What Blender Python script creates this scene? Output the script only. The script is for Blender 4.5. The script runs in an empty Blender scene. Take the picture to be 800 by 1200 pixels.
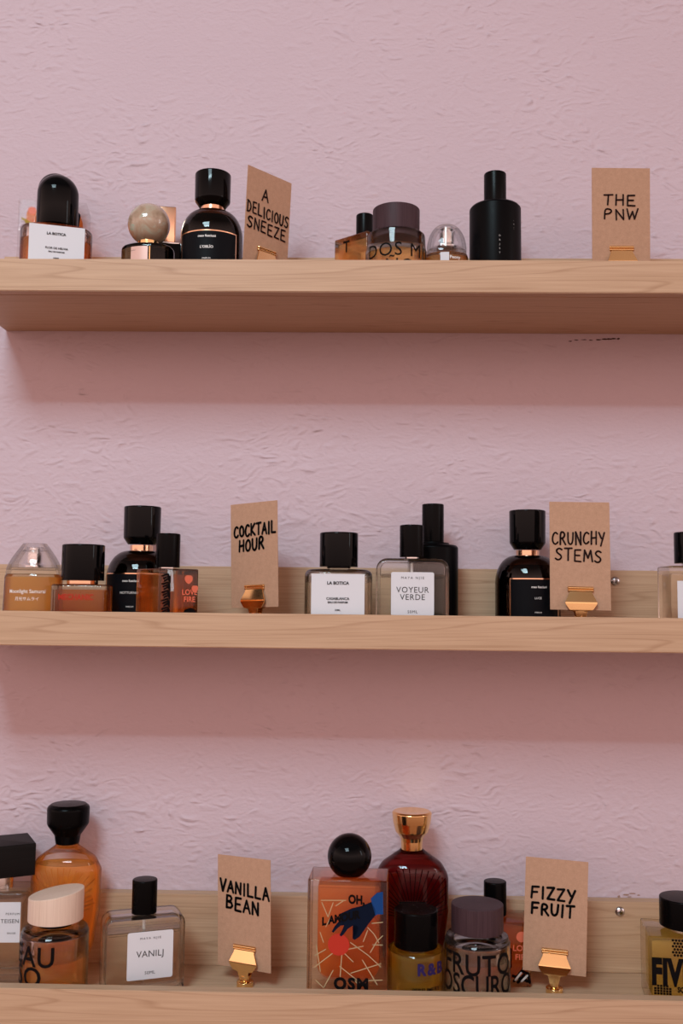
import bpy, bmesh, math, random
from mathutils import Vector, Matrix

C = bpy.context.scene.collection
PI = math.pi
R = math.radians
random.seed(7)

# ------------------------------------------------------------------ camera
# world: X to the right, Y into the wall (shelf front at Y=0, wall face at Y=WALL), Z up from the lowest shelf's underside
CAM = Vector((0.0, -0.7696, 0.31857))
PITCH, YAW, ROLL, FPX = 0.08866, -0.02161, 0.01075, 1166.7
WALL = 0.12
_f = Vector((math.sin(YAW) * math.cos(PITCH), math.cos(YAW) * math.cos(PITCH), math.sin(PITCH)))
_r0 = Vector((math.cos(YAW), -math.sin(YAW), 0))
_u0 = _r0.cross(_f)
RT = math.cos(ROLL) * _r0 + math.sin(ROLL) * _u0
UP = -math.sin(ROLL) * _r0 + math.cos(ROLL) * _u0
cam_data = bpy.data.cameras.new('camera')
cam_data.sensor_fit = 'VERTICAL'
cam_data.sensor_height = 36.0
cam_data.lens = FPX / 1200 * 36.0
cam_data.clip_start = 0.02
cam = bpy.data.objects.new('camera', cam_data)
C.objects.link(cam)
cam.matrix_world = Matrix(((RT.x, UP.x, -_f.x, CAM.x), (RT.y, UP.y, -_f.y, CAM.y), (RT.z, UP.z, -_f.z, CAM.z), (0, 0, 0, 1)))
sc = bpy.context.scene
sc.camera = cam

# ------------------------------------------------------------------ light
sc.view_settings.view_transform = 'Standard'
sc.view_settings.look = 'None'
sc.view_settings.gamma = 1.0
sc.view_settings.exposure = 0.07
sc.view_settings.use_curve_mapping = False
w = bpy.data.worlds.new('room_light')
sc.world = w
w.use_nodes = True
WN, WL = w.node_tree.nodes, w.node_tree.links
bg = WN['Background']
w_tc = WN.new('ShaderNodeTexCoord')
w_sep = WN.new('ShaderNodeSeparateXYZ')
WL.new(w_tc.outputs['Generated'], w_sep.inputs[0])
w_mr = WN.new('ShaderNodeMapRange')
w_mr.inputs['From Min'].default_value = -1
w_mr.inputs['From Max'].default_value = 1
WL.new(w_sep.outputs['Z'], w_mr.inputs['Value'])
w_rp = WN.new('ShaderNodeValToRGB')         # a dim warm room: dark floor, brighter walls, ceiling in between
e = w_rp.color_ramp.elements
e[0].position, e[0].color = 0.30, (0.29, 0.135, 0.085, 1)
e[1].position, e[1].color = 0.85, (0.14, 0.10, 0.09, 1)
for pos, k in ((0.46, 0.80), (0.60, 1.75), (0.70, 0.80)):
    el = e.new(pos)
    el.color = (k, k * 0.655, k * 0.58, 1)
WL.new(w_mr.outputs[0], w_rp.inputs['Fac'])
WL.new(w_rp.outputs[0], bg.inputs[0])
bg.inputs[1].default_value = 1.0


def area(name, loc, target, sx, sy, power, col):
    d = bpy.data.lights.new(name, 'AREA')
    d.shape = 'RECTANGLE'
    d.size, d.size_y, d.energy, d.color = sx, sy, power, col
    o = bpy.data.objects.new(name, d)
    C.objects.link(o)
    o.location = loc
    o.rotation_euler = (Vector(target) - Vector(loc)).to_track_quat('-Z', 'Y').to_euler()
    return o


area('ceiling_panel_light', (-0.5, -1.50, 1.63), (-0.5, -1.501, 0.0), 0.62, 0.70, 29, (0.66, 0.90, 1.0))
area('ceiling_strip_light', (-0.5, -1.90, 1.62), (-0.4, -0.4, 0.3), 0.62, 0.05, 8.5, (0.66, 0.90, 1.0))
area('side_window_daylight', (2.4, -0.9, 1.0), (0, 0, 0.4), 0.12, 0.9, 3, (0.8, 0.92, 1.0))

cy = sc.cycles
cy.use_denoising = True
cy.max_bounces = 20
cy.transmission_bounces = 20
cy.transparent_max_bounces = 20
cy.glossy_bounces = 8
cy.diffuse_bounces = 5
cy.caustics_reflective = True
cy.caustics_refractive = True
cy.blur_glossy = 0.4
cy.sample_clamp_indirect = 6.0

# ------------------------------------------------------------------ pixel geometry: where a sight line meets a plane Y = const
def at(px, py, Y):
    d = RT * ((px - 400) / FPX) - UP * ((py - 600) / FPX) + _f
    return CAM + d * ((Y - CAM.y) / d.y)


# ------------------------------------------------------------------ materials
def new_mat(name):
    m = bpy.data.materials.new(name)
    m.use_nodes = True
    return m, m.node_tree.nodes, m.node_tree.links, m.node_tree.nodes['Principled BSDF']


def plain(name, col, rough=0.5, metal=0.0, spec=0.5, coat=0.0, bump=0.0, bscale=400):
    m, N, L, b = new_mat(name)
    b.inputs['Base Color'].default_value = (*col, 1)
    b.inputs['Roughness'].default_value = rough
    b.inputs['Metallic'].default_value = metal
    b.inputs['Specular IOR Level'].default_value = spec
    b.inputs['Coat Weight'].default_value = coat
    tc = N.new('ShaderNodeTexCoord')
    n = N.new('ShaderNodeTexNoise')
    n.inputs['Scale'].default_value = bscale
    n.inputs['Detail'].default_value = 3
    L.new(tc.outputs['Object'], n.inputs['Vector'])
    mr = N.new('ShaderNodeMapRange')
    mr.inputs['To Min'].default_value = rough * 0.85
    mr.inputs['To Max'].default_value = min(1, rough * 1.15)
    L.new(n.outputs['Fac'], mr.inputs['Value'])
    L.new(mr.outputs['Result'], b.inputs['Roughness'])
    if bump:
        bp = N.new('ShaderNodeBump')
        bp.inputs['Strength'].default_value = bump
        bp.inputs['Distance'].default_value = 0.0005
        L.new(n.outputs['Fac'], bp.inputs['Height'])
        L.new(bp.outputs['Normal'], b.inputs['Normal'])
    return m


def glass(name, col, ior=1.45, rough=0.0, clear=0.0, gloss=True, thin=False):
    """clear body: tinted refraction (part of it let straight through, as a thin wall does) under an untinted Fresnel reflection"""
    m, N, L, b = new_mat(name)
    N.remove(b)
    out = N['Material Output']
    rf = N.new('ShaderNodeBsdfRefraction')
    rf.inputs['Color'].default_value = (*col, 1)
    rf.inputs['IOR'].default_value = ior
    rf.inputs['Roughness'].default_value = rough
    t = N.new('ShaderNodeBsdfTransparent')
    t.inputs['Color'].default_value = (*col, 1)
    mx = N.new('ShaderNodeMixShader')
    mx.inputs[0].default_value = clear
    L.new(rf.outputs[0], mx.inputs[1])
    L.new(t.outputs[0], mx.inputs[2])
    if not gloss:
        L.new(mx.outputs[0], out.inputs['Surface'])
        return m
    gl = N.new('ShaderNodeBsdfGlossy')
    gl.inputs['Roughness'].default_value = max(rough, 0.01)
    fr = N.new('ShaderNodeFresnel')
    fr.inputs['IOR'].default_value = ior
    m2 = N.new('ShaderNodeMixShader')
    if thin:        # a thin wall has no total reflection on its inner side
        ge = N.new('ShaderNodeNewGeometry')
        sb = N.new('ShaderNodeMath'); sb.operation = 'SUBTRACT'; sb.use_clamp = True
        L.new(fr.outputs[0], sb.inputs[0]); L.new(ge.outputs['Backfacing'], sb.inputs[1])
        L.new(sb.outputs[0], m2.inputs[0])
    else:
        L.new(fr.outputs[0], m2.inputs[0])
    L.new(mx.outputs[0], m2.inputs[1])
    L.new(gl.outputs[0], m2.inputs[2])
    L.new(m2.outputs[0], out.inputs['Surface'])
    return m


def wood(name, dark, light, scale=1.0, rough=0.5, spec=0.35, axis='X', contrast=1.0, rings=1.0):
    m, N, L, b = new_mat(name)
    tc = N.new('ShaderNodeTexCoord')
    mp = N.new('ShaderNodeMapping')
    k = {'X': (0.75, 27, 27), 'Z': (27, 27, 0.75)}[axis]
    mp.inputs['Rotation'].default_value = (0, R(2.2), 0) if axis == 'X' else (0, 0, 0)
    mp.inputs['Scale'].default_value = tuple(v * scale for v in k)
    L.new(tc.outputs['Object'], mp.inputs['Vector'])
    # cathedral figure
    n1 = N.new('ShaderNodeTexNoise')
    n1.inputs['Scale'].default_value = 1.5
    n1.inputs['Detail'].default_value = 1
    n1.inputs['Distortion'].default_value = 0.15
    L.new(mp.outputs[0], n1.inputs['Vector'])
    mul = N.new('ShaderNodeMath'); mul.operation = 'MULTIPLY'; mul.inputs[1].default_value = 9 * rings
    L.new(n1.outputs['Fac'], mul.inputs[0])
    fr = N.new('ShaderNodeMath'); fr.operation = 'FRACT'
    L.new(mul.outputs[0], fr.inputs[0])
    rp = N.new('ShaderNodeValToRGB')
    e = rp.color_ramp.elements
    e[0].position, e[0].color = 0.0, (1, 1, 1, 1)
    e[1].position, e[1].color = 1.0, (1, 1, 1, 1)
    a = rp.color_ramp.elements.new(0.78); a.color = (0.95, 0.95, 0.95, 1)
    a = rp.color_ramp.elements.new(0.92); a.color = (0.30, 0.30, 0.30, 1)
    L.new(fr.outputs[0], rp.inputs['Fac'])
    # fine pores
    mp2 = N.new('ShaderNodeMapping')
    k2 = {'X': (12, 420, 420), 'Z': (420, 420, 12)}[axis]
    mp2.inputs['Scale'].default_value = tuple(v * scale for v in k2)
    L.new(tc.outputs['Object'], mp2.inputs['Vector'])
    n2 = N.new('ShaderNodeTexNoise')
    n2.inputs['Scale'].default_value = 1.0
    n2.inputs['Detail'].default_value = 4
    L.new(mp2.outputs[0], n2.inputs['Vector'])
    # broad tone
    n3 = N.new('ShaderNodeTexNoise')
    n3.inputs['Scale'].default_value = 0.7
    n3.inputs['Detail'].default_value = 3
    L.new(mp.outputs[0], n3.inputs['Vector'])
    s1 = N.new('ShaderNodeMath'); s1.operation = 'MULTIPLY'; s1.inputs[1].default_value = 0.42 * contrast
    L.new(rp.outputs[0], s1.inputs[0])
    s2 = N.new('ShaderNodeMath'); s2.operation = 'MULTIPLY_ADD'; s2.inputs[1].default_value = 0.7
    L.new(n2.outputs['Fac'], s2.inputs[0]); L.new(s1.outputs[0], s2.inputs[2])
    s3 = N.new('ShaderNodeMath'); s3.operation = 'MULTIPLY_ADD'; s3.inputs[1].default_value = 0.6
    L.new(n3.outputs['Fac'], s3.inputs[0]); L.new(s2.outputs[0], s3.inputs[2])
    mr = N.new('ShaderNodeMapRange')
    mr.inputs['From Min'].default_value = 0.45 + 0.1 * contrast
    mr.inputs['From Max'].default_value = 0.75 + 0.42 * contrast
    L.new(s3.outputs[0], mr.inputs['Value'])
    mix = N.new('ShaderNodeMixRGB')
    mix.inputs[1].default_value = (*dark, 1)
    mix.inputs[2].default_value = (*light, 1)
    L.new(mr.outputs[0], mix.inputs[0])
    L.new(mix.outputs[0], b.inputs['Base Color'])
    b.inputs['Roughness'].default_value = rough
    b.inputs['Specular IOR Level'].default_value = spec
    bp = N.new('ShaderNodeBump')
    bp.inputs['Strength'].default_value = 0.25
    bp.inputs['Distance'].default_value = 0.0004
    L.new(n2.outputs['Fac'], bp.inputs['Height'])
    L.new(bp.outputs[0], b.inputs['Normal'])
    return m


def plaster():
    m, N, L, b = new_mat('pink_plaster')
    tc = N.new('ShaderNodeTexCoord')
    mp = N.new('ShaderNodeMapping')
    mp.inputs['Scale'].default_value = (1.0, 1.0, 1.7)
    mp.inputs['Rotation'].default_value = (0, R(12), 0)
    L.new(tc.outputs['Object'], mp.inputs['Vector'])
    n0 = N.new('ShaderNodeTexNoise')        # warp
    n0.inputs['Scale'].default_value = 18
    n0.inputs['Detail'].default_value = 2
    L.new(mp.outputs[0], n0.inputs['Vector'])
    add = N.new('ShaderNodeMixRGB'); add.blend_type = 'ADD'; add.inputs[0].default_value = 0.05
    L.new(mp.outputs[0], add.inputs[1]); L.new(n0.outputs['Color'], add.inputs[2])
    n1 = N.new('ShaderNodeTexNoise')        # creases
    n1.noise_type = 'RIDGED_MULTIFRACTAL'
    n1.inputs['Scale'].default_value = 92
    n1.inputs['Detail'].default_value = 5
    n1.inputs['Roughness'].default_value = 0.62
    L.new(add.outputs[0], n1.inputs['Vector'])
    n2 = N.new('ShaderNodeTexNoise')        # fine roller stipple
    n2.inputs['Scale'].default_value = 260
    n2.inputs['Detail'].default_value = 3
    L.new(mp.outputs[0], n2.inputs['Vector'])
    n3 = N.new('ShaderNodeTexNoise')        # where the creases are
    n3.inputs['Scale'].default_value = 9
    n3.inputs['Detail'].default_value = 3
    L.new(tc.outputs['Object'], n3.inputs['Vector'])
    r3 = N.new('ShaderNodeMapRange')
    r3.inputs['From Min'].default_value = 0.35
    r3.inputs['From Max'].default_value = 0.65
    r3.inputs['To Min'].default_value = 0.25
    L.new(n3.outputs['Fac'], r3.inputs['Value'])
    m1 = N.new('ShaderNodeMath'); m1.operation = 'MULTIPLY'
    L.new(n1.outputs['Fac'], m1.inputs[0]); L.new(r3.outputs[0], m1.inputs[1])
    m2 = N.new('ShaderNodeMath'); m2.operation = 'MULTIPLY_ADD'; m2.inputs[1].default_value = 0.22
    L.new(n2.outputs['Fac'], m2.inputs[0]); L.new(m1.outputs[0], m2.inputs[2])
    bp = N.new('ShaderNodeBump')
    bp.inputs['Strength'].default_value = 1.0
    bp.inputs['Distance'].default_value = 0.0021
    L.new(m2.outputs[0], bp.inputs['Height'])
    L.new(bp.outputs[0], b.inputs['Normal'])
    mix = N.new('ShaderNodeMixRGB')
    mix.inputs[1].default_value = (0.548, 0.435, 0.480, 1)
    mix.inputs[2].default_value = (0.585, 0.468, 0.514, 1)
    L.new(n3.outputs['Fac'], mix.inputs[0])
    L.new(mix.outputs[0], b.inputs['Base Color'])
    b.inputs['Roughness'].default_value = 0.75
    b.inputs['Specular IOR Level'].default_value = 0.25
    return m


def kraft():
    m, N, L, b = new_mat('kraft_paper')
    tc = N.new('ShaderNodeTexCoord')
    n = N.new('ShaderNodeTexNoise')
    n.inputs['Scale'].default_value = 900
    n.inputs['Detail'].default_value = 4
    L.new(tc.outputs['Object'], n.inputs['Vector'])
    n2 = N.new('ShaderNodeTexNoise')
    n2.inputs['Scale'].default_value = 260
    n2.inputs['Detail'].default_value = 3
    L.new(tc.outputs['Object'], n2.inputs['Vector'])
    mm = N.new('ShaderNodeMath'); mm.operation = 'MULTIPLY_ADD'; mm.inputs[1].default_value = 1.0
    L.new(n.outputs['Fac'], mm.inputs[0]); L.new(n2.outputs['Fac'], mm.inputs[2])
    mr = N.new('ShaderNodeMapRange')
    mr.inputs['From Min'].default_value = 0.5
    mr.inputs['From Max'].default_value = 1.5
    L.new(mm.outputs[0], mr.inputs['Value'])
    mix = N.new('ShaderNodeMixRGB')
    mix.inputs[1].default_value = (0.40, 0.235, 0.15, 1)
    mix.inputs[2].default_value = (0.52, 0.315, 0.21, 1)
    L.new(mr.outputs[0], mix.inputs[0])
    L.new(mix.outputs[0], b.inputs['Base Color'])
    b.inputs['Roughness'].default_value = 0.85
    b.inputs['Specular IOR Level'].default_value = 0.15
    return m


class M:
    plaster = plaster()
    oak = wood('light_oak', (0.365, 0.210, 0.118), (0.55, 0.362, 0.232), rings=3.0)
    pale_wood = wood('pale_wood', (0.60, 0.43, 0.33), (0.72, 0.55, 0.44), scale=2.2, axis='Z', contrast=0.4)
    plum_wood = wood('dark_plum_wood', (0.024, 0.011, 0.014), (0.060, 0.032, 0.038), scale=2.2, axis='Z', contrast=0.6, spec=0.15)
    black = plain('black_gloss', (0.0018, 0.0018, 0.0022), 0.07, spec=0.12)
    black_satin = plain('black_satin', (0.0018, 0.0016, 0.0018), 0.26, spec=0.07)
    black_matte = plain('black_matte', (0.0016, 0.0016, 0.002), 0.36, spec=0.06)
    black_wood = wood('black_wood', (0.002, 0.0015, 0.0015), (0.006, 0.0045, 0.0045), scale=2.0, axis='X', spec=0.12)
    gold = plain('polished_gold', (0.93, 0.62, 0.29), 0.15, metal=1.0, bscale=25)
    rose = plain('rose_gold', (0.93, 0.58, 0.38), 0.16, metal=1.0, bscale=25)
    steel = plain('steel', (0.62, 0.62, 0.64), 0.25, metal=1.0)
    silver = plain('silver', (0.80, 0.78, 0.77), 0.14, metal=1.0)
    paper = plain('white_paper', (0.66, 0.665, 0.70), 0.6, spec=0.3)
    peach = plain('peach_foil', (0.70, 0.44, 0.37), 0.35, metal=0.1)
    kraft = kraft()
    ink = plain('black_ink', (0.004, 0.0035, 0.004), 0.5, spec=0.06)
    grey_ink = plain('grey_ink', (0.06, 0.057, 0.057), 0.5, spec=0.1)
    brown_ink = plain('brown_ink', (0.020, 0.009, 0.008), 0.5, spec=0.06)
    white_ink = plain('white_ink', (0.75, 0.73, 0.70), 0.5)
    dim_ink = plain('dim_white_ink', (0.25, 0.24, 0.23), 0.5)
    red_ink = plain('red_ink', (0.45, 0.035, 0.02), 0.5, spec=0.1)
    coral_ink = plain('coral_ink', (0.75, 0.16, 0.08), 0.5)
    blue_ink = plain('blue_ink', (0.008, 0.05, 0.19), 0.5, spec=0.1)
    navy_ink = plain('navy_ink', (0.003, 0.007, 0.020), 0.5, spec=0.06)
    violet_ink = plain('violet_ink', (0.024, 0.016, 0.085), 0.5, spec=0.06)
    yellow_ink = plain('yellow_ink', (0.45, 0.30, 0.04), 0.5, spec=0.1)
    cream_ink = plain('cream_ink', (0.42, 0.34, 0.19), 0.5, spec=0.1)
    label_black = plain('black_label', (0.003, 0.0035, 0.005), 0.5, spec=0.08)
    clear = glass('clear_glass', (0.995, 0.995, 0.99), clear=0.70)
    thin_clear = glass('thin_clear_glass', (0.98, 0.98, 0.98), ior=1.40, clear=0.65, thin=True)
    pane_clear = glass('pane_clear_glass', (0.985, 0.975, 0.97), ior=1.16, clear=0.93, thin=True)
    peach_glass = glass('peach_glass', (0.985, 0.88, 0.81), clear=0.5)
    amber_glass = glass('dark_amber_glass', (0.40, 0.20, 0.11), clear=0.3)
    red_glass = glass('dark_red_glass', (0.80, 0.28, 0.28), clear=0.3)
    olive_glass = glass('dark_olive_glass', (0.42, 0.38, 0.24), clear=0.2)
    pearl = None


def liquid(name, col, cloud=0.12, body=None):
    """tinted perfume with a faint cloudiness that scatters some of the light"""
    m = glass(name, col, ior=0.94, clear=0.6, gloss=False)
    N, L = m.node_tree.nodes, m.node_tree.links
    out = N['Material Output']
    src = out.inputs['Surface'].links[0].from_socket
    d = N.new('ShaderNodeBsdfDiffuse')
    d.inputs['Color'].default_value = (*(body or tuple(c ** 1.6 for c in col)), 1)
    t = N.new('ShaderNodeBsdfTranslucent')
    t.inputs['Color'].default_value = d.inputs['Color'].default_value
    a = N.new('ShaderNodeAddShader')
    L.new(d.outputs[0], a.inputs[0]); L.new(t.outputs[0], a.inputs[1])
    mx = N.new('ShaderNodeMixShader')
    mx.inputs[0].default_value = cloud
    L.new(src, mx.inputs[1]); L.new(a.outputs[0], mx.inputs[2])
    L.new(mx.outputs[0], out.inputs['Surface'])
    return m


L_AMBER = liquid('amber_liquid', (0.97, 0.72, 0.40))
L_PALE = liquid('pale_liquid', (0.985, 0.95, 0.885), 0.03)
L_HONEY = liquid('honey_liquid', (0.97, 0.78, 0.48), 0.12)
L_CLOUDY = liquid('cloudy_honey_liquid', (0.95, 0.74, 0.44), 0.30, (0.55, 0.32, 0.10))
L_BROWN = liquid('brown_liquid', (0.90, 0.54, 0.24), 0.08, (0.45, 0.20, 0.05))
L_ORANGE = liquid('orange_liquid', (0.98, 0.64, 0.36), 0.14, (0.85, 0.32, 0.10))
L_CLEAR_ORANGE = liquid('clear_orange_liquid', (0.98, 0.70, 0.42), 0.06, (0.85, 0.35, 0.12))
L_FLASK = liquid('flask_liquid', (0.99, 0.76, 0.40), 0.20, (0.85, 0.42, 0.10))
L_YELLOW = liquid('yellow_liquid', (0.97, 0.86, 0.42), 0.16, (0.70, 0.50, 0.10))
L_GREEN = liquid('green_gold_liquid', (0.96, 0.90, 0.55), 0.14, (0.62, 0.50, 0.14))
L_GREY = liquid('grey_liquid', (0.95, 0.94, 0.86), 0.08)
L_DARK = plain('dark_liquid', (0.006, 0.003, 0.002), 0.3, spec=0.05)
L_WINE = plain('wine_liquid', (0.15, 0.015, 0.019), 0.35, spec=0.1)


def pearl_mat():
    m, N, L, b = new_mat('marbled_pearl')
    tc = N.new('ShaderNodeTexCoord')
    n = N.new('ShaderNodeTexNoise')
    n.inputs['Scale'].default_value = 70
    n.inputs['Detail'].default_value = 3
    n.inputs['Distortion'].default_value = 1.5
    L.new(tc.outputs['Object'], n.inputs['Vector'])
    rp = N.new('ShaderNodeValToRGB')
    e = rp.color_ramp.elements
    e[0].position, e[0].color = 0.3, (0.30, 0.20, 0.13, 1)
    e[1].position, e[1].color = 0.66, (0.42, 0.40, 0.31, 1)
    a = e.new(0.5); a.color = (0.42, 0.30, 0.21, 1)
    a = e.new(0.70); a.color = (0.16, 0.42, 0.27, 1)
    a = e.new(0.78); a.color = (0.44, 0.36, 0.27, 1)
    L.new(n.outputs['Fac'], rp.inputs['Fac'])
    L.new(rp.outputs[0], b.inputs['Base Color'])
    b.inputs['Roughness'].default_value = 0.12
    b.inputs['Coat Weight'].default_value = 0.6
    return m


M.pearl = pearl_mat()


# ------------------------------------------------------------------ mesh helpers
def keep(bm):
    """mark a mesh whose face directions are already right"""
    if bm.verts.layers.int.get('keep') is None:
        bm.verts.layers.int.new('keep')


def mk(name, bm, mat, parent=None, smooth=35, label=None):
    lay = bm.verts.layers.int.get('keep')
    if lay is None:
        bmesh.ops.recalc_face_normals(bm, faces=bm.faces)
    else:
        bm.verts.layers.int.remove(lay)
    me = bpy.data.meshes.new(name)
    bm.to_mesh(me)
    bm.free()
    me.materials.append(mat)
    if smooth:
        me.shade_smooth()
        me.set_sharp_from_angle(angle=R(smooth))
    o = bpy.data.objects.new(name, me)
    C.objects.link(o)
    if parent is not None:
        o.parent = parent
    if label:
        o['label'] = label
    return o


def thing(name, label, cat, loc=(0, 0, 0), rz=0.0, group=None):
    o = bpy.data.objects.new(name, None)
    o.empty_display_size = 0.01
    C.objects.link(o)
    o.location = loc
    o.rotation_euler = (0, 0, rz)
    o['label'] = label
    o['category'] = cat
    if group:
        o['group'] = group
    return o


def fillet(pts, k=5):
    """pts: (a, b[, radius]) open polyline -> rounded polyline"""
    out = []
    n = len(pts)
    for i, p in enumerate(pts):
        r = p[2] if len(p) > 2 else 0
        if r <= 0 or i in (0, n - 1):
            out.append((p[0], p[1]))
            continue
        P, A, B = Vector(p[:2]), Vector(pts[i - 1][:2]), Vector(pts[i + 1][:2])
        da, db = (A - P), (B - P)
        la, lb = da.length, db.length
        if la < 1e-9 or lb < 1e-9:
            out.append((p[0], p[1])); continue
        da /= la; db /= lb
        ang = math.acos(max(-1, min(1, da.dot(db))))
        t = min(r / max(1e-6, math.tan(ang / 2)), la * 0.5, lb * 0.5)
        a, b = P + da * t, P + db * t
        for j in range(k + 1):
            s = j / k
            q = (1 - s) ** 2 * a + 2 * s * (1 - s) * P + s * s * b
            out.append((q.x, q.y))
    return out


def loft(bm, rings, flip=False, caps=True):
    vs = [[bm.verts.new(p) for p in ring] for ring in rings]
    n = len(rings[0])
    fs = []
    for a, b in zip(vs, vs[1:]):
        for i in range(n):
            j = (i + 1) % n
            fs.append(bm.faces.new((a[i], a[j], b[j], b[i])))
    if caps:
        fs.append(bm.faces.new(list(reversed(vs[0]))))
        fs.append(bm.faces.new(vs[-1]))
    if flip:
        for f in fs:
            f.normal_flip()
    return fs


def ring_e(r, z, sx=1.0, sy=1.0, n=56, p=2.0, ox=0, oy=0):
    out = []
    for i in range(n):
        a = 2 * PI * i / n
        c, s = math.cos(a), math.sin(a)
        out.append((ox + r * sx * math.copysign(abs(c) ** (2 / p), c), oy + r * sy * math.copysign(abs(s) ** (2 / p), s), z))
    return out


def ring_r(hx, hy, z, rad, k=6, ox=0, oy=0):
    rad = max(1e-5, min(rad, hx, hy))
    out = []
    for q, (cx, cy_) in enumerate(((hx - rad, hy - rad), (-hx + rad, hy - rad), (-hx + rad, -hy + rad), (hx - rad, -hy + rad))):
        for j in range(k + 1):
            a = PI / 2 * (q + j / k)
            out.append((ox + cx + rad * math.cos(a), oy + cy_ + rad * math.sin(a), z))
    return out


def lathe(profile, sx=1.0, sy=1.0, n=56, p=2.0, bm=None, flip=False, ox=0, oy=0):
    own = bm is None
    bm = bm or bmesh.new()
    pr = [(max(r, 1e-4), z) for r, z in profile]
    loft(bm, [ring_e(r, z, sx, sy, n, p, ox, oy) for r, z in pr], flip)
    keep(bm)
    return bm


def block(hx, hy, z0, z1, rad, bev=0.001, bm=None, flip=False, ox=0, oy=0, k=3):
    """box with rounded vertical edges and softened top and bottom"""
    bm = bm or bmesh.new()
    rings = []
    for j in range(k + 1):
        a = PI / 2 * j / k
        d = bev * (1 - math.sin(a))
        rings.append(ring_r(hx - d, hy - d, z0 + bev * (1 - math.cos(a)), max(rad - d, 1e-5), ox=ox, oy=oy))
    for j in range(k + 1):
        a = PI / 2 * (1 - j / k)
        d = bev * (1 - math.sin(a))
        rings.append(ring_r(hx - d, hy - d, z1 - bev * (1 - math.cos(a)), max(rad - d, 1e-5), ox=ox, oy=oy))
    loft(bm, rings, flip)
    keep(bm)
    return bm


def slab(outline, hy, bev, bm=None, flip=False, k=4, oy=0):
    """outline: closed (x, z) counter-clockwise seen from the front; thickness 2*hy along y with rounded rims"""
    bm = bm or bmesh.new()
    n = len(outline)
    nr = []
    for i in range(n):
        a, b, c = Vector(outline[i - 1]), Vector(outline[i]), Vector(outline[(i + 1) % n])
        e1, e2 = (b - a), (c - b)
        nn = Vector((e1.y, -e1.x)).normalized() + Vector((e2.y, -e2.x)).normalized()
        nr.append(nn.normalized() if nn.length > 1e-9 else Vector((0, 0)))

    def ring(d, y):
        return [(outline[i][0] - nr[i].x * d, y + oy, outline[i][1] - nr[i].y * d) for i in range(n)]
    rings = []
    for j in range(k + 1):
        a = PI / 2 * j / k
        rings.append(ring(bev * (1 - math.sin(a)), -hy + bev * (1 - math.cos(a))))
    for j in range(k + 1):
        a = PI / 2 * (1 - j / k)
        rings.append(ring(bev * (1 - math.sin(a)), hy - bev * (1 - math.cos(a))))
    loft(bm, rings, flip)
    if not flip:
        bmesh.ops.recalc_face_normals(bm, faces=bm.faces)
    keep(bm)
    return bm


def rrect(x0, z0, x1, z1, rad, k=6):
    r = [rad] * 4 if not isinstance(rad, (list, tuple)) else rad   # bottom-left, bottom-right, top-right, top-left
    out = []
    for (cx, cz, q, rr) in ((x0 + r[0], z0 + r[0], 2, r[0]), (x1 - r[1], z0 + r[1], 3, r[1]), (x1 - r[2], z1 - r[2], 0, r[2]), (x0 + r[3], z1 - r[3], 1, r[3])):
        for j in range(k + 1):
            a = PI / 2 * (q + j / k)
            out.append((cx + rr * math.cos(a), cz + rr * math.sin(a)))
    return out


def sphere(r, z, bm=None, n=48, m=24, squash=1.0):
    return lathe([(r * math.sin(PI * i / m), z - r * squash * math.cos(PI * i / m)) for i in range(m + 1)], n=n, bm=bm)


def box(bm, x0, x1, y0, y1, z0, z1):
    v = [bm.verts.new((x, y, z)) for z in (z0, z1) for y in (y0, y1) for x in (x0, x1)]
    for f in ((0, 2, 3, 1), (4, 5, 7, 6), (0, 1, 5, 4), (2, 6, 7, 3), (0, 4, 6, 2), (1, 3, 7, 5)):
        bm.faces.new([v[i] for i in f])


def bent(x, z, y, cyl):
    """map flat (x, z) with depth y (negative = towards the front) onto a flat front at -cyl[0] or a cylinder"""
    kind = cyl[0]
    if kind == 'flat':
        return (x, -cyl[1] + y, z)
    if kind == 'cyl':      # ('cyl', radius, sy, yaw)
        Rr = cyl[1]
        a = x / Rr + (cyl[3] if len(cyl) > 3 else 0)
        sy = cyl[2] if len(cyl) > 2 else 1
        rr = Rr - y
        return (rr * math.sin(a), -rr * math.cos(a) * sy, z)
    if kind == 'right':    # the face looking along +x
        return (cyl[1] - y, x, z)
    if kind == 'left':
        return (-cyl[1] + y, -x, z)


def patch(x0, x1, z0, z1, surf, off=0.0003, th=0.0002, rad=0.0, n=24):
    """a thin sticker following the surface"""
    bm = bmesh.new()
    if rad > 0:
        o = rrect(x0, z0, x1, z1, rad)
        fr = [bm.verts.new(bent(x, z, -off - th, surf)) for x, z in o]
        bk = [bm.verts.new(bent(x, z, -off, surf)) for x, z in o]
        bm.faces.new(fr); bm.faces.new(list(reversed(bk)))
        for i in range(len(o)):
            j = (i + 1) % len(o)
            bm.faces.new((fr[j], fr[i], bk[i], bk[j]))
        return bm
    cols = []
    for i in range(n + 1):
        x = x0 + (x1 - x0) * i / n
        cols.append([bm.verts.new(bent(x, z, y, surf)) for (z, y) in ((z0, -off), (z0, -off - th), (z1, -off - th), (z1, -off))])
    for a, b in zip(cols, cols[1:]):
        for i in range(4):
            j = (i + 1) % 4
            bm.faces.new((a[i], b[i], b[j], a[j]))
    bm.faces.new(cols[0]); bm.faces.new(list(reversed(cols[-1])))
    return bm


_TXT = {}


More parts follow.
